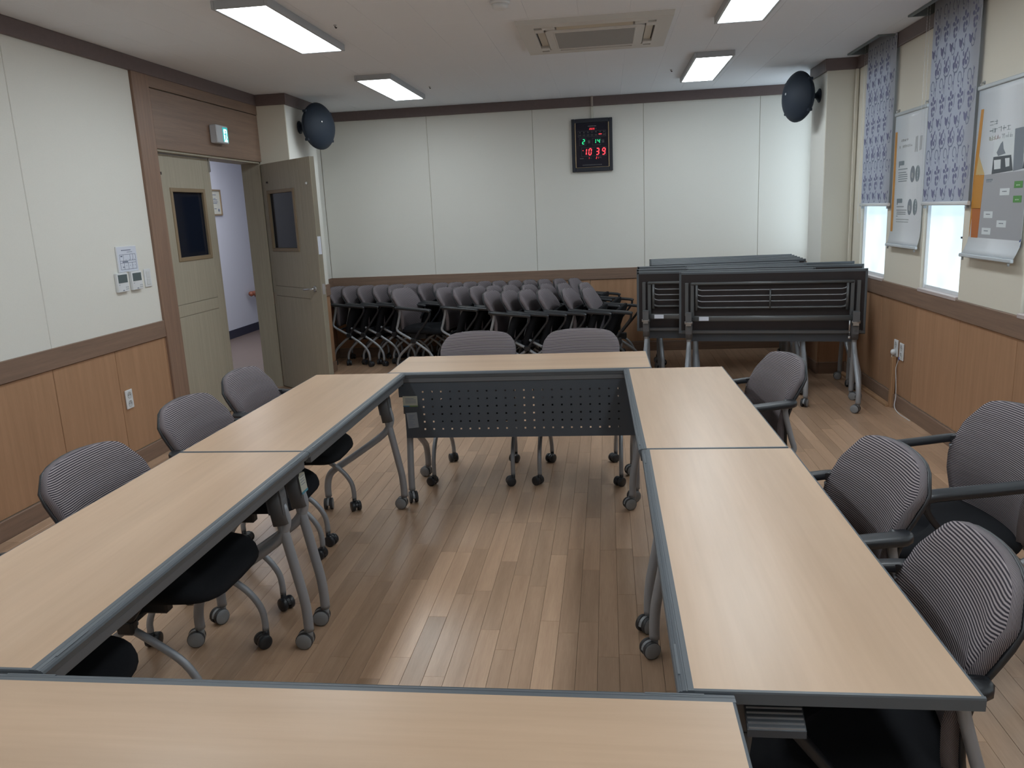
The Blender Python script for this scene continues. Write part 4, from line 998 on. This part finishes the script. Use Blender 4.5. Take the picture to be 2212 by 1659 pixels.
def digit(ch, x, z, w, h, mat, nm='digit', th=0.16):
    mb = MB(); k = h*th; sl = 0.10
    S = {'a': (-w/2, w/2, h/2, 0), 'g': (-w/2, w/2, 0, 0), 'd': (-w/2, w/2, -h/2, 0), 'b': (w/2, 0, h/2, 1), 'c': (w/2, -h/2, 0, 1), 'f': (-w/2, 0, h/2, 1), 'e': (-w/2, -h/2, 0, 1)}
    for c in SEGS[ch]:
        a = S[c]
        if a[3]: P = [(a[0]-k/2, a[1]+k*0.35), (a[0]+k/2, a[1]+k*0.35), (a[0]+k/2, a[2]-k*0.35), (a[0]-k/2, a[2]-k*0.35)]
        else: P = [(a[0]+k*0.3, a[2]-k/2), (a[1]-k*0.3, a[2]-k/2), (a[1]-k*0.3, a[2]+k/2), (a[0]+k*0.3, a[2]+k/2)]
        mb.prism([(x+p+q*sl, z+q) for p, q in P], lambda a_, b_, d: (a_, d, b_), -0.0315, -0.0300)
    return mb.obj(nm, mat, t)
def rel(x, z): return x-CX, z-CZ
for ch, x in (('1', -0.213), ('0', -0.163)): digit(ch, *rel(x, 2.125), 0.024, 0.062, red)
for ch, x in (('3', -0.085), ('9', -0.021)): digit(ch, *rel(x, 2.125), 0.026, 0.062, red)
digit('2', *rel(-0.229, 2.228), 0.020, 0.044, grn); digit('1', *rel(-0.108, 2.228), 0.012, 0.040, grn); digit('4', *rel(-0.072, 2.228), 0.020, 0.040, grn)
for ch, x in zip('2020', (-0.161, -0.147, -0.133, -0.119)): digit(ch, *rel(x, 2.353), 0.007, 0.015, red)
digit('1', *rel(-0.176, 2.062), 0.006, 0.018, red); digit('2', *rel(-0.097, 2.062), 0.008, 0.019, red); digit('1', *rel(-0.078, 2.062), 0.006, 0.018, red)
a, b = rel(-0.236, 2.140); mb = MB(); mb.lathe([(0.004, 0), (0.004, 0.0015)], (a, -0.030, b), (0, -1, 0), 8); mb.obj('am_dot', red, t)
a, b = rel(-0.055, 2.298); box('weekday_bar', (a-0.016, a+0.016, -0.0318, -0.030, b-0.003, b+0.003), red, t)
def outline(nm, x0, x1, z0, z1, th=0.0012):
    x0, z0 = rel(x0, z0); x1, z1 = rel(x1, z1); mb = MB()
    for q in ((x0, x1, z0, z0+th), (x0, x1, z1-th, z1), (x0, x0+th, z0, z1), (x1-th, x1, z0, z1)): mb.box(q[0], q[1], -0.0308, -0.0298, q[2], q[3])
    mb.obj(nm, dimr, t)
outline('time_window', -0.251, 0.003, 2.081, 2.169); outline('month_window', -0.274, -0.203, 2.190, 2.261); outline('day_window', -0.137, -0.049, 2.190, 2.259); outline('weekday_window', -0.284, 0.004, 2.275, 2.334)
for k in range(7):
    a, b = rel(-0.264+0.0415*k, 2.297); box('weekday_cell', (a-0.014, a+0.014, -0.0306, -0.0298, b-0.013, b+0.004), plain('cell', (0.022, 0.024, 0.03), 0.5), t)
def text(nm, s, x, z, size, mat, par, y=-0.0302):
    cu = bpy.data.curves.new(nm, 'FONT'); cu.body = s; cu.size = size; cu.align_x = 'CENTER'; cu.align_y = 'CENTER'; cu.extrude = 0.0003; cu.resolution_u = 2
    cu.materials.append(mat); o = bpy.data.objects.new(nm, cu); COL.objects.link(o); o.parent = par; o.location = (x, y, z); o.rotation_euler = (PI/2, 0, 0)
    bpy.context.view_layer.update(); me = bpy.data.meshes.new_from_object(o.evaluated_get(bpy.context.evaluated_depsgraph_get()))
    q = bpy.data.objects.new(nm, me); COL.objects.link(q); q.parent = par; q.location = o.location; q.rotation_euler = o.rotation_euler; bpy.data.objects.remove(o); return q
for k, ch in enumerate('일월화수목금토'): a, b = rel(-0.264+0.0415*k, 2.319); text('weekday_letter', ch, a, b, 0.017, dimr, t)
a, b = rel(-0.173, 2.224); text('month_letter', '월', a, b, 0.034, dimr, t); a, b = rel(-0.028, 2.224); text('day_letter', '일', a, b, 0.034, dimr, t)
a, b = rel(-0.098, 2.353); text('year_letter', '년', a, b, 0.014, dimr, t)
a, b = rel(-0.056, 2.062); text('temperature_letter', '℃', a, b, 0.018, dimr, t); a, b = rel(-0.155, 2.060); text('percent_letter', '%', a, b, 0.014, dimr, t)
mb = MB()
for x in (-0.176, -0.164, -0.153, -0.142, -0.131, -0.120, -0.109, -0.099): a, b = rel(x, 2.381); mb.box(a-0.0035, a+0.0035, -0.0308, -0.0298, b-0.003, b+0.003)
o = mb.obj('maker_script', plain('maker_grey', (0.30, 0.31, 0.33), 0.5), t); o['kind'] = 'stuff'
mb = MB()
for k in range(14): a, b = rel(-0.238+0.0145*k, 1.992); mb.box(a-0.005, a+0.005, -0.0308, -0.0298, b-0.0015, b+0.0035); mb.box(a-0.001, a+0.001, -0.0308, -0.0298, b-0.006, b+0.006)
for k in range(4): a, b = rel(-0.266+0.010*k, 2.060); mb.box(a-0.004, a+0.004, -0.0308, -0.0298, b-0.003, b+0.003)
o = mb.obj('donor_lettering', dimr, t); o['kind'] = 'stuff'
t2 = thing('clock_cable_cover', 'narrow pale cable cover from the clock up to the ceiling', 'cable cover', (CX+0.006, YB, 2.45))
mb = MB(); mb.cbox(-0.0125, 0.0125, -0.018, 0.0, 0.0, 0.128, 0.003); mb.obj('lower_cover', plain('cover_cream', (0.62, 0.62, 0.55), 0.5), t2)
mb = MB(); mb.cbox(-0.0125, 0.0125, -0.042, -0.022, 0.124, ZC-2.45, 0.003); mb.obj('upper_cover', plain('cover_taupe', (0.34, 0.29, 0.26), 0.5), t2)

# ================================================================== BLINDS
blind_cloth = plain('lavender_blind_cloth', (0.58, 0.60, 0.665), 0.8, spec=0.2)
_nt = blind_cloth.node_tree; _b = _nt.nodes['Principled BSDF']; _o = _nt.nodes['Material Output']
_t = _nt.nodes.new('ShaderNodeBsdfTranslucent'); _t.inputs[0].default_value = (0.56, 0.575, 0.64, 1); _m = _nt.nodes.new('ShaderNodeMixShader'); _m.inputs[0].default_value = 0.42
_nt.links.new(_b.outputs[0], _m.inputs[1]); _nt.links.new(_t.outputs[0], _m.inputs[2]); _nt.links.new(_m.outputs[0], _o.inputs['Surface'])
print_m = plain('purple_flower_print', (0.20, 0.205, 0.32), 0.8, spec=0.1)
print_m2 = plain('slate_stem_print', (0.24, 0.265, 0.35), 0.8, spec=0.1)
def blob(mb, cu, cv, ru, rv, rot, n=8):
    ru *= 1.05; rv *= 1.05; off = 0.00002*(len(mb.f) % 9)
    c, s = math.cos(rot), math.sin(rot); P = []
    for k in range(n): a = 2*PI*k/n; p, q = ru*math.cos(a), rv*math.sin(a); P.append((cu+c*p-s*q, cv+s*p+c*q))
    mb.add([(off, a, b) for a, b in P], [tuple(range(n))])
def stroke(mb, pts, w):
    n = len(pts); V = []
    for i, (a, b) in enumerate(pts):
        p, q = pts[max(i-1, 0)], pts[min(i+1, n-1)]; dx, dy = q[0]-p[0], q[1]-p[1]; L_ = math.hypot(dx, dy) or 1
        ww = w*(0.45+0.55*math.sin(PI*(i+0.6)/(n+0.2))); V += [(0, a-dy/L_*ww, b+dx/L_*ww), (0, a+dy/L_*ww, b-dx/L_*ww)]
    mb.add(V, [(2*i, 2*i+1, 2*i+3, 2*i+2) for i in range(n-1)])
def make_blind(label, y0, y1, z0, chain_y, loop_z):
    t = thing('roller_blind', label, 'blind', (XR-0.028, (y0+y1)/2, ZC), PI, 'flowered roller blinds')
    w = (y1-y0)/2
    box('blind_cloth', (0.0, 0.0012, -w, w, z0-ZC, 0.09), blind_cloth, t)
    mb = MB(); mb.tube([(-0.012, -w, 0.095), (-0.012, w, 0.095)], 0.02, 14, 1); mb.obj('roller', M['white'], t)
    mb = MB(); mb.tube([(0.001, -w-0.012, z0-ZC), (0.001, w+0.012, z0-ZC)], 0.0, 12, 1, True, (0.018, 0.024)); mb.obj('bottom_bar', M['white'], t)
    A, B = MB(), MB()
    PITCH_U, PITCH_V = 0.132, 0.425
    top = 0.03
    v = z0-ZC+0.03; row = 0
    while v < top-0.05:
        for c in range(-4, 6):
            u = (c+(0.0, 0.35, 0.1, 0.55)[row % 4])*PITCH_U-w+0.03
            j = random.Random(row*31+c)
            k = row % 4
            if u < -w+0.028 or u > w-0.068: continue
            dv_ = j.uniform(-0.004, 0.004); v += dv_
            if k == 0:      # tulip buds with a looping stem
                blob(A, u, v+0.030, 0.017, 0.024, 0.5); blob(A, u+0.017, v+0.040, 0.010, 0.021, -0.3); blob(A, u-0.012, v+0.048, 0.009, 0.017, 0.7)
                stroke(B, [(u+0.008, v+0.008), (u+0.022, v-0.012), (u+0.044, v-0.008), (u+0.056, v+0.018), (u+0.050, v+0.046), (u+0.060, v+0.07)], 0.0042)
                blob(A, u+0.062, v+0.064, 0.007, 0.013, -0.6); blob(B, u+0.040, v+0.022, 0.006, 0.014, 0.8)
            elif k == 1:    # five-petal flower with a leaf
                for q in range(5): a = 2*PI*q/5+0.4; blob(A, u+0.026*math.cos(a), v+0.050+0.034*math.sin(a), 0.0165, 0.0125, a)
                blob(B, u, v+0.050, 0.008, 0.009, 0, 6); blob(A, u-0.012, v-0.008, 0.010, 0.018, 0.5); blob(B, u+0.012, v-0.012, 0.007, 0.014, -0.6)
                stroke(B, [(u+0.038, v+0.0), (u+0.052, v+0.022), (u+0.050, v+0.052), (u+0.060, v+0.082)], 0.0036)
            elif k == 2:    # open curls
                stroke(B, [(u+0.032*math.cos(a)*(1-a/8), v+0.050+0.046*math.sin(a)*(1-a/8)) for a in [0.55*q-0.9 for q in range(12)]], 0.0046)
                stroke(B, [(u+0.056, v-0.01), (u+0.048, v+0.025), (u+0.060, v+0.060), (u+0.052, v+0.095)], 0.0038); blob(A, u+0.050, v+0.034, 0.008, 0.013, 0.4, 6); blob(A, u+0.062, v+0.078, 0.006, 0.011, -0.5, 6)
                blob(A, u-0.004, v+0.010, 0.007, 0.012, 0.9, 6)
            else:           # leaf cluster on a curved stem
                stroke(B, [(u-0.026, v+0.004), (u-0.004, v-0.016), (u+0.032, v-0.014), (u+0.056, v+0.014), (u+0.060, v+0.050), (u+0.048, v+0.074)], 0.0058)
                for du, dv, ru, rv, ro in ((-0.016, 0.024, 0.014, 0.022, 0.3), (0.004, 0.054, 0.012, 0.025, -0.4), (0.018, 0.020, 0.013, 0.017, 0.8), (-0.022, 0.072, 0.008, 0.015, 0.2), (0.028, 0.084, 0.008, 0.015, -0.5), (0.040, 0.036, 0.007, 0.012, 0.6)): blob(A, u+du, v+dv, ru, rv, ro)
            v -= dv_
        v += PITCH_V/4; row += 1
    for mb, mt in ((A, print_m), (B, print_m2)):
        mb.v = [((0.0022 if mb is A else 0.0018)+o_, a, b) for o_, a, b in mb.v]
        o = mb.obj('flower_print', mt, t); o['kind'] = 'stuff'
    # bead chain on the far side: two strands and a loop
    cy = -(chain_y-(y0+y1)/2); ch = MB(); zz = 0.0
    pts = []
    for k in range(64): pts.append((0.016, cy-0.02, 0.03-(0.03+ZC-loop_z-0.05)*k/63))
    for k in range(14): a = PI+PI*k/13; pts.append((0.016, cy+0.028+0.048*math.cos(a), loop_z-ZC+0.05+0.05*math.sin(a)))
    for k in range(64): pts.append((0.016, cy+0.076-0.055*(k/63)**0.7, loop_z-ZC+0.05+(ZC-loop_z-0.02)*k/63))
    ch.tube(pts, 0.0008, 5, 1)
    for p in pts: ch.lathe([(0.0, -0.0026), (0.0021, -0.001), (0.0021, 0.001), (0.0, 0.0026)], p, (0, 0, 1), 5)
    o = ch.obj('bead_chain', M['white'], t); o['kind'] = 'stuff'
    for s in (-1, 1): box('cloth_clip', (-0.012, 0.003, s*w*0.93-0.012, s*w*0.93+0.012, z0-ZC-0.03, z0-ZC-0.008), plain('clip_grey', (0.32, 0.34, 0.36), 0.4), t)
make_blind('lavender flowered roller blind on the window beside the pillar', 6.300, 6.95, 1.478, 6.955, 1.335)
make_blind('lavender flowered roller blind between the two hanging posters', 4.965, 5.645, 1.482, 5.70, 1.372)
t = thing('wall_conduit', 'thin cream conduit running up the corner beside the right pillar', 'conduit', (XR-0.02, PR0-0.03, 0.93))
mb = MB(); mb.cbox(-0.012, 0.012, -0.012, 0.012, 0.0, Z_CROWN-0.93, 0.003); mb.obj('conduit_cover', M['wall_cream'], t)

# ================================================================== HANGING POSTERS
sheet_m = plain('poster_white', (0.70, 0.735, 0.78), 0.35, spec=0.4)
PXF = XR-0.012                           # face of the flat part
def pq(name, pts, mat, par, lift=0.0008, kind=None):
    """flat printed shape on a poster, given as (y, z) corners"""
    mb = MB(); mb.prism([(y, z) for y, z in pts], lambda a, b, d: (d, a, b), PXF-lift, PXF+0.0002)
    mb.v = [(x-par.location.x, y-par.location.y, z-par.location.z) for x, y, z in mb.v]
    return mb.obj(name, mat, par, kind=kind)
def lines(name, segs, mat, par, lift=0.0012, h=0.004):
    mb = MB()
    for y0, y1, z in segs:
        n = max(2, int(abs(y1-y0)/0.016)); st_ = (y1-y0)/n
        for k in range(n): a, b = sorted((y0+st_*k, y0+st_*(k+0.82))); mb.box(PXF-lift, PXF, a, b, z-h, z+h)
    mb.v = [(x-par.location.x, y-par.location.y, z-par.location.z) for x, y, z in mb.v]
    o = mb.obj(name, mat, par); o['kind'] = 'stuff'; return o
def glyphs(name, y0, y1, z, h, mat, par, seed):
    """a line of small brush-lettered syllables, too blurred in the photo to read"""
    rg = random.Random(seed); mb = MB(); n = max(3, int(abs(y1-y0)/(h*1.5))); st_ = (y1-y0)/n; w = abs(st_)*0.38
    for k in range(n):
        if rg.random() < 0.16: continue
        c = y0+st_*(k+0.5)
        for _ in range(3):
            if rg.random() < 0.5: a = c+rg.uniform(-w, w); mb.box(PXF-0.0012, PXF, a-0.0011, a+0.0011, z-h*rg.uniform(0.3, 0.5), z+h*rg.uniform(0.2, 0.5))
            else: b = z+rg.uniform(-h*0.4, h*0.4); mb.box(PXF-0.0012, PXF, c-w, c+w, b-0.0011, b+0.0011)
    mb.v = [(x-par.location.x, y-par.location.y, z-par.location.z) for x, y, z in mb.v]
    o = mb.obj(name, mat, par); o['kind'] = 'stuff'; return o
def poster(label, y0, y1, zt, zb, bow):
    t = thing('hanging_poster', label, 'poster', (XR, (y0+y1)/2, zb), 0, 'hanging posters on the window wall')
    w = (y1-y0)/2; mb = MB(); H = zt-zb; n = 26; V = []
    for k in range(n+1):
        v = H*k/n; q = max(0.0, (0.10-v)/0.10); x = PXF-XR-bow*q**1.6
        for s in (-1, 1): V.append((x, s*w, v))
        for s in (-1, 1): V.append((x+0.0012, s*w, v))
    F = []
    for k in range(n):
        a = 4*k; F += [(a, a+1, a+5, a+4), (a+2, a+6, a+7, a+3), (a, a+4, a+6, a+2), (a+1, a+3, a+7, a+5)]
    F += [(0, 2, 3, 1), (4*n, 4*n+1, 4*n+3, 4*n+2)]
    mb.add(V, F, True); mb.obj('poster_sheet', sheet_m, t)
    mb = MB(); mb.cbox(-0.022, -0.004, -w-0.004, w+0.004, H-0.004, H+0.018, 0.004); mb.obj('top_bar', plain('poster_rail', (0.46, 0.50, 0.53), 0.35), t)
    mb = MB(); mb.cbox(-0.024-bow, -0.005-bow, -w-0.004, w+0.004, -0.012, 0.008, 0.004); mb.obj('bottom_bar', plain('poster_rail2', (0.52, 0.56, 0.60), 0.35), t)
    for s in (-1, 1):
        mb = MB(); mb.tube([(0.0, s*(w-0.03), H+0.035), (-0.016, s*(w-0.03), H+0.034), (-0.020, s*(w-0.03), H+0.022), (-0.014, s*(w-0.03), H+0.012)], 0.0035, 6, 2); mb.lathe([(0.010, 0), (0.010, 0.004)], (0, s*(w-0.03), H+0.035), (-1, 0, 0), 10); mb.obj('hanging_hook', M['steel'], t)
        mb = MB(); mb.tube([(-0.014-bow, s*(w-0.03), -0.010), (-0.014-bow, s*(w-0.03), -0.030)], 0.006, 6, 1); mb.obj('lower_clip', plain('clip_grey2', (0.34, 0.36, 0.38), 0.4), t)
    return t
orange = plain('poster_orange', (0.52, 0.235, 0.035), 0.5); orange2 = plain('poster_deep_orange', (0.44, 0.135, 0.03), 0.5); pale_or = plain('poster_pale_orange', (0.55, 0.40, 0.18), 0.5)
pgrey = plain('poster_grey', (0.37, 0.38, 0.41), 0.5); pmid = plain('poster_mid_grey', (0.20, 0.23, 0.27), 0.5); pdark = plain('poster_dark', (0.075, 0.09, 0.105), 0.5); pfaint = plain('poster_faint', (0.42, 0.44, 0.47), 0.5); pwhite = plain('poster_bright', (0.68, 0.73, 0.76), 0.5)
pslate = plain('poster_slate', (0.17, 0.215, 0.245), 0.5); ppink = plain('poster_pinkish', (0.45, 0.36, 0.38), 0.5); pyel = plain('poster_yellowish', (0.40, 0.41, 0.32), 0.5); pgreen = plain('poster_green', (0.10, 0.30, 0.08), 0.45); pblue = plain('poster_blue', (0.03, 0.07, 0.25), 0.5)
t = poster('narrow white poster with orange stripe and round photos, between the windows', 5.70, 6.285, 2.10, 1.19, 0.018)
pq('orange_stripe', [(6.277, 1.986), (6.236, 1.986), (6.229, 1.268), (6.274, 1.268)], orange, t)
glyphs('heading_text', 6.185, 5.985, 1.919, 0.018, plain('heading_grey', (0.36, 0.36, 0.38), 0.5), t, 1); glyphs('heading_text', 6.181, 5.935, 1.877, 0.020, plain('heading_grey2', (0.37, 0.38, 0.39), 0.5), t, 2)
pq('faint_figure', [(5.878, 1.925), (5.84, 1.93), (5.835, 1.825), (5.85, 1.825), (5.855, 1.86), (5.87, 1.825), (5.884, 1.826)], pfaint, t); pq('faint_figure', [(5.80, 1.925), (5.76, 1.925), (5.765, 1.835), (5.80, 1.83)], pfaint, t)
for z in (1.779, 1.518):
    y = 6.176 if z > 1.6 else 6.174
    pq('speech_mark', [(y, z-0.002), (y-0.006, z), (y-0.10, z), (y-0.106, z-0.004), (y-0.106, z-0.026), (y-0.10, z-0.030), (y-0.022, z-0.030), (y-0.016, z-0.044), (y-0.006, z-0.044)], pslate, t)
    pq('speech_mark_inner', [(y-0.03, z-0.006), (y-0.07, z-0.006), (y-0.07, z-0.022), (y-0.03, z-0.022)], pmid, t, 0.0014)
lines('small_text', [(6.179, 5.998, 1.722), (6.173, 6.02, 1.699), (6.17, 5.995, 1.683), (6.17, 5.99, 1.669), (6.17, 5.99, 1.654), (6.165, 6.002, 1.639)], plain('body_text', (0.27, 0.31, 0.34), 0.6), t, h=0.0032)
lines('small_text', [(6.170, 6.027, 1.462), (6.171, 5.968, 1.438), (6.164, 5.984, 1.423), (6.166, 5.982, 1.410), (6.169, 6.14, 1.395)], plain('body_text2', (0.29, 0.32, 0.35), 0.6), t, h=0.0032)
lines('small_text', [(6.170, 5.921, 1.373), (6.167, 5.927, 1.356)], plain('body_text3', (0.38, 0.41, 0.43), 0.6), t, h=0.0032)
def oval(y, z, ry, rz_, mat, lift=0.0009): return pq('round_photo', [(y+ry*math.cos(2*PI*k/24), z+rz_*math.sin(2*PI*k/24)) for k in range(24)], mat, t, lift)
for y, z, ry, mt in ((5.899, 1.681, 0.042, pmid), (5.809, 1.681, 0.039, pslate), (5.916, 1.460, 0.041, pmid), (5.817, 1.459, 0.038, pslate)):
    o = oval(y, z, ry, 0.055, mt)
    pq('photo_patch', [(y+ry*0.5, z-0.02), (y-ry*0.4, z-0.03), (y-ry*0.3, z+0.006), (y+ry*0.4, z+0.012)], pgrey if mt is pmid else pmid, t, 0.0015)
t = poster('wide white poster with orange edge, grey chart and green tags, at the right edge', 4.36, 4.965, 2.10, 1.19, 0.035)
pq('orange_edge', [(4.923, 1.991), (4.890, 1.990), (4.909, 1.743), (4.872, 1.680), (4.925, 1.55), (4.957, 1.264), (4.960, 1.268), (4.957, 1.584), (4.949, 1.737)], orange, t)
pq('orange_edge', [(4.956, 1.635), (4.825, 1.635), (4.838, 1.45), (4.944, 1.45)], orange, t, 0.0010); pq('orange_edge_low', [(4.944, 1.452), (4.838, 1.452), (4.849, 1.264), (4.930, 1.264)], orange2, t, 0.0010)
pq('orange_fold', [(4.909, 1.741), (4.825, 1.637), (4.93, 1.637)], pale_or, t, 0.0013)
pq('grey_chart_field', [(4.824, 1.633), (4.362, 1.640), (4.362, 1.30), (4.40, 1.262), (4.848, 1.264)], pgrey, t)
pq('grey_photo_band', [(4.518, 1.852), (4.424, 1.854), (4.409, 1.648), (4.505, 1.641)], pmid, t)
glyphs('heading_text', 4.808, 4.663, 1.906, 0.030, pslate, t, 5); glyphs('heading_text', 4.806, 4.515, 1.866, 0.030, pslate, t, 6); glyphs('heading_text', 4.806, 4.735, 1.824, 0.028, pyel, t, 7); glyphs('heading_text', 4.730, 4.672, 1.826, 0.028, ppink, t, 8); glyphs('heading_text', 4.664, 4.533, 1.827, 0.028, pslate, t, 9)
pq('photo_light', [(4.740, 1.80), (4.521, 1.855), (4.508, 1.642), (4.738, 1.636)], pwhite, t)
pq('photo_table', [(4.732, 1.724), (4.538, 1.724), (4.508, 1.644), (4.739, 1.634)], pdark, t, 0.0011)
pq('photo_gap', [(4.722, 1.707), (4.646, 1.707), (4.642, 1.659), (4.712, 1.658)], pwhite, t, 0.0016); pq('photo_gap', [(4.600, 1.710), (4.552, 1.710), (4.547, 1.668), (4.586, 1.665)], pwhite, t, 0.0016)
pq('photo_shape', [(4.70, 1.745), (4.66, 1.79), (4.64, 1.80), (4.625, 1.76), (4.60, 1.735), (4.68, 1.726)], pmid, t, 0.0012)
pq('photo_person', [(4.395, 1.79), (4.366, 1.82), (4.364, 1.645), (4.408, 1.65), (4.40, 1.70)], pdark, t, 0.0012)
lines('small_text', [(4.794, 4.718, 1.605)], pslate, t, h=0.004); lines('small_text', [(4.794, 4.73, 1.595)], pmid, t, h=0.0025)
for y, z, mt in ((4.435, 1.572, pgreen), (4.434, 1.499, pgreen)):
    pq('green_tag', [(y+0.042, z+0.017), (y-0.042, z+0.017), (y-0.042, z-0.017), (y+0.042, z-0.017)], mt, t, 0.002); lines('tag_text', [(y+0.02, y-0.022, z-0.003)], plain('tag_light', (0.42, 0.60, 0.40), 0.5), t, 0.0026, 0.003)
for y, z in ((4.573, 1.538), (4.739, 1.418), (4.581, 1.371), (4.748, 1.328)):
    pq('white_tag', [(y+0.052, z+0.018), (y-0.052, z+0.018), (y-0.052, z-0.018), (y+0.052, z-0.018)], pwhite, t, 0.002); lines('tag_text', [(y+0.025, y-0.025, z+0.002)], pmid, t, 0.0026, 0.0025)
pq('blue_corner', [(4.402, 1.262), (4.362, 1.300), (4.362, 1.258)], pblue, t, 0.0016)
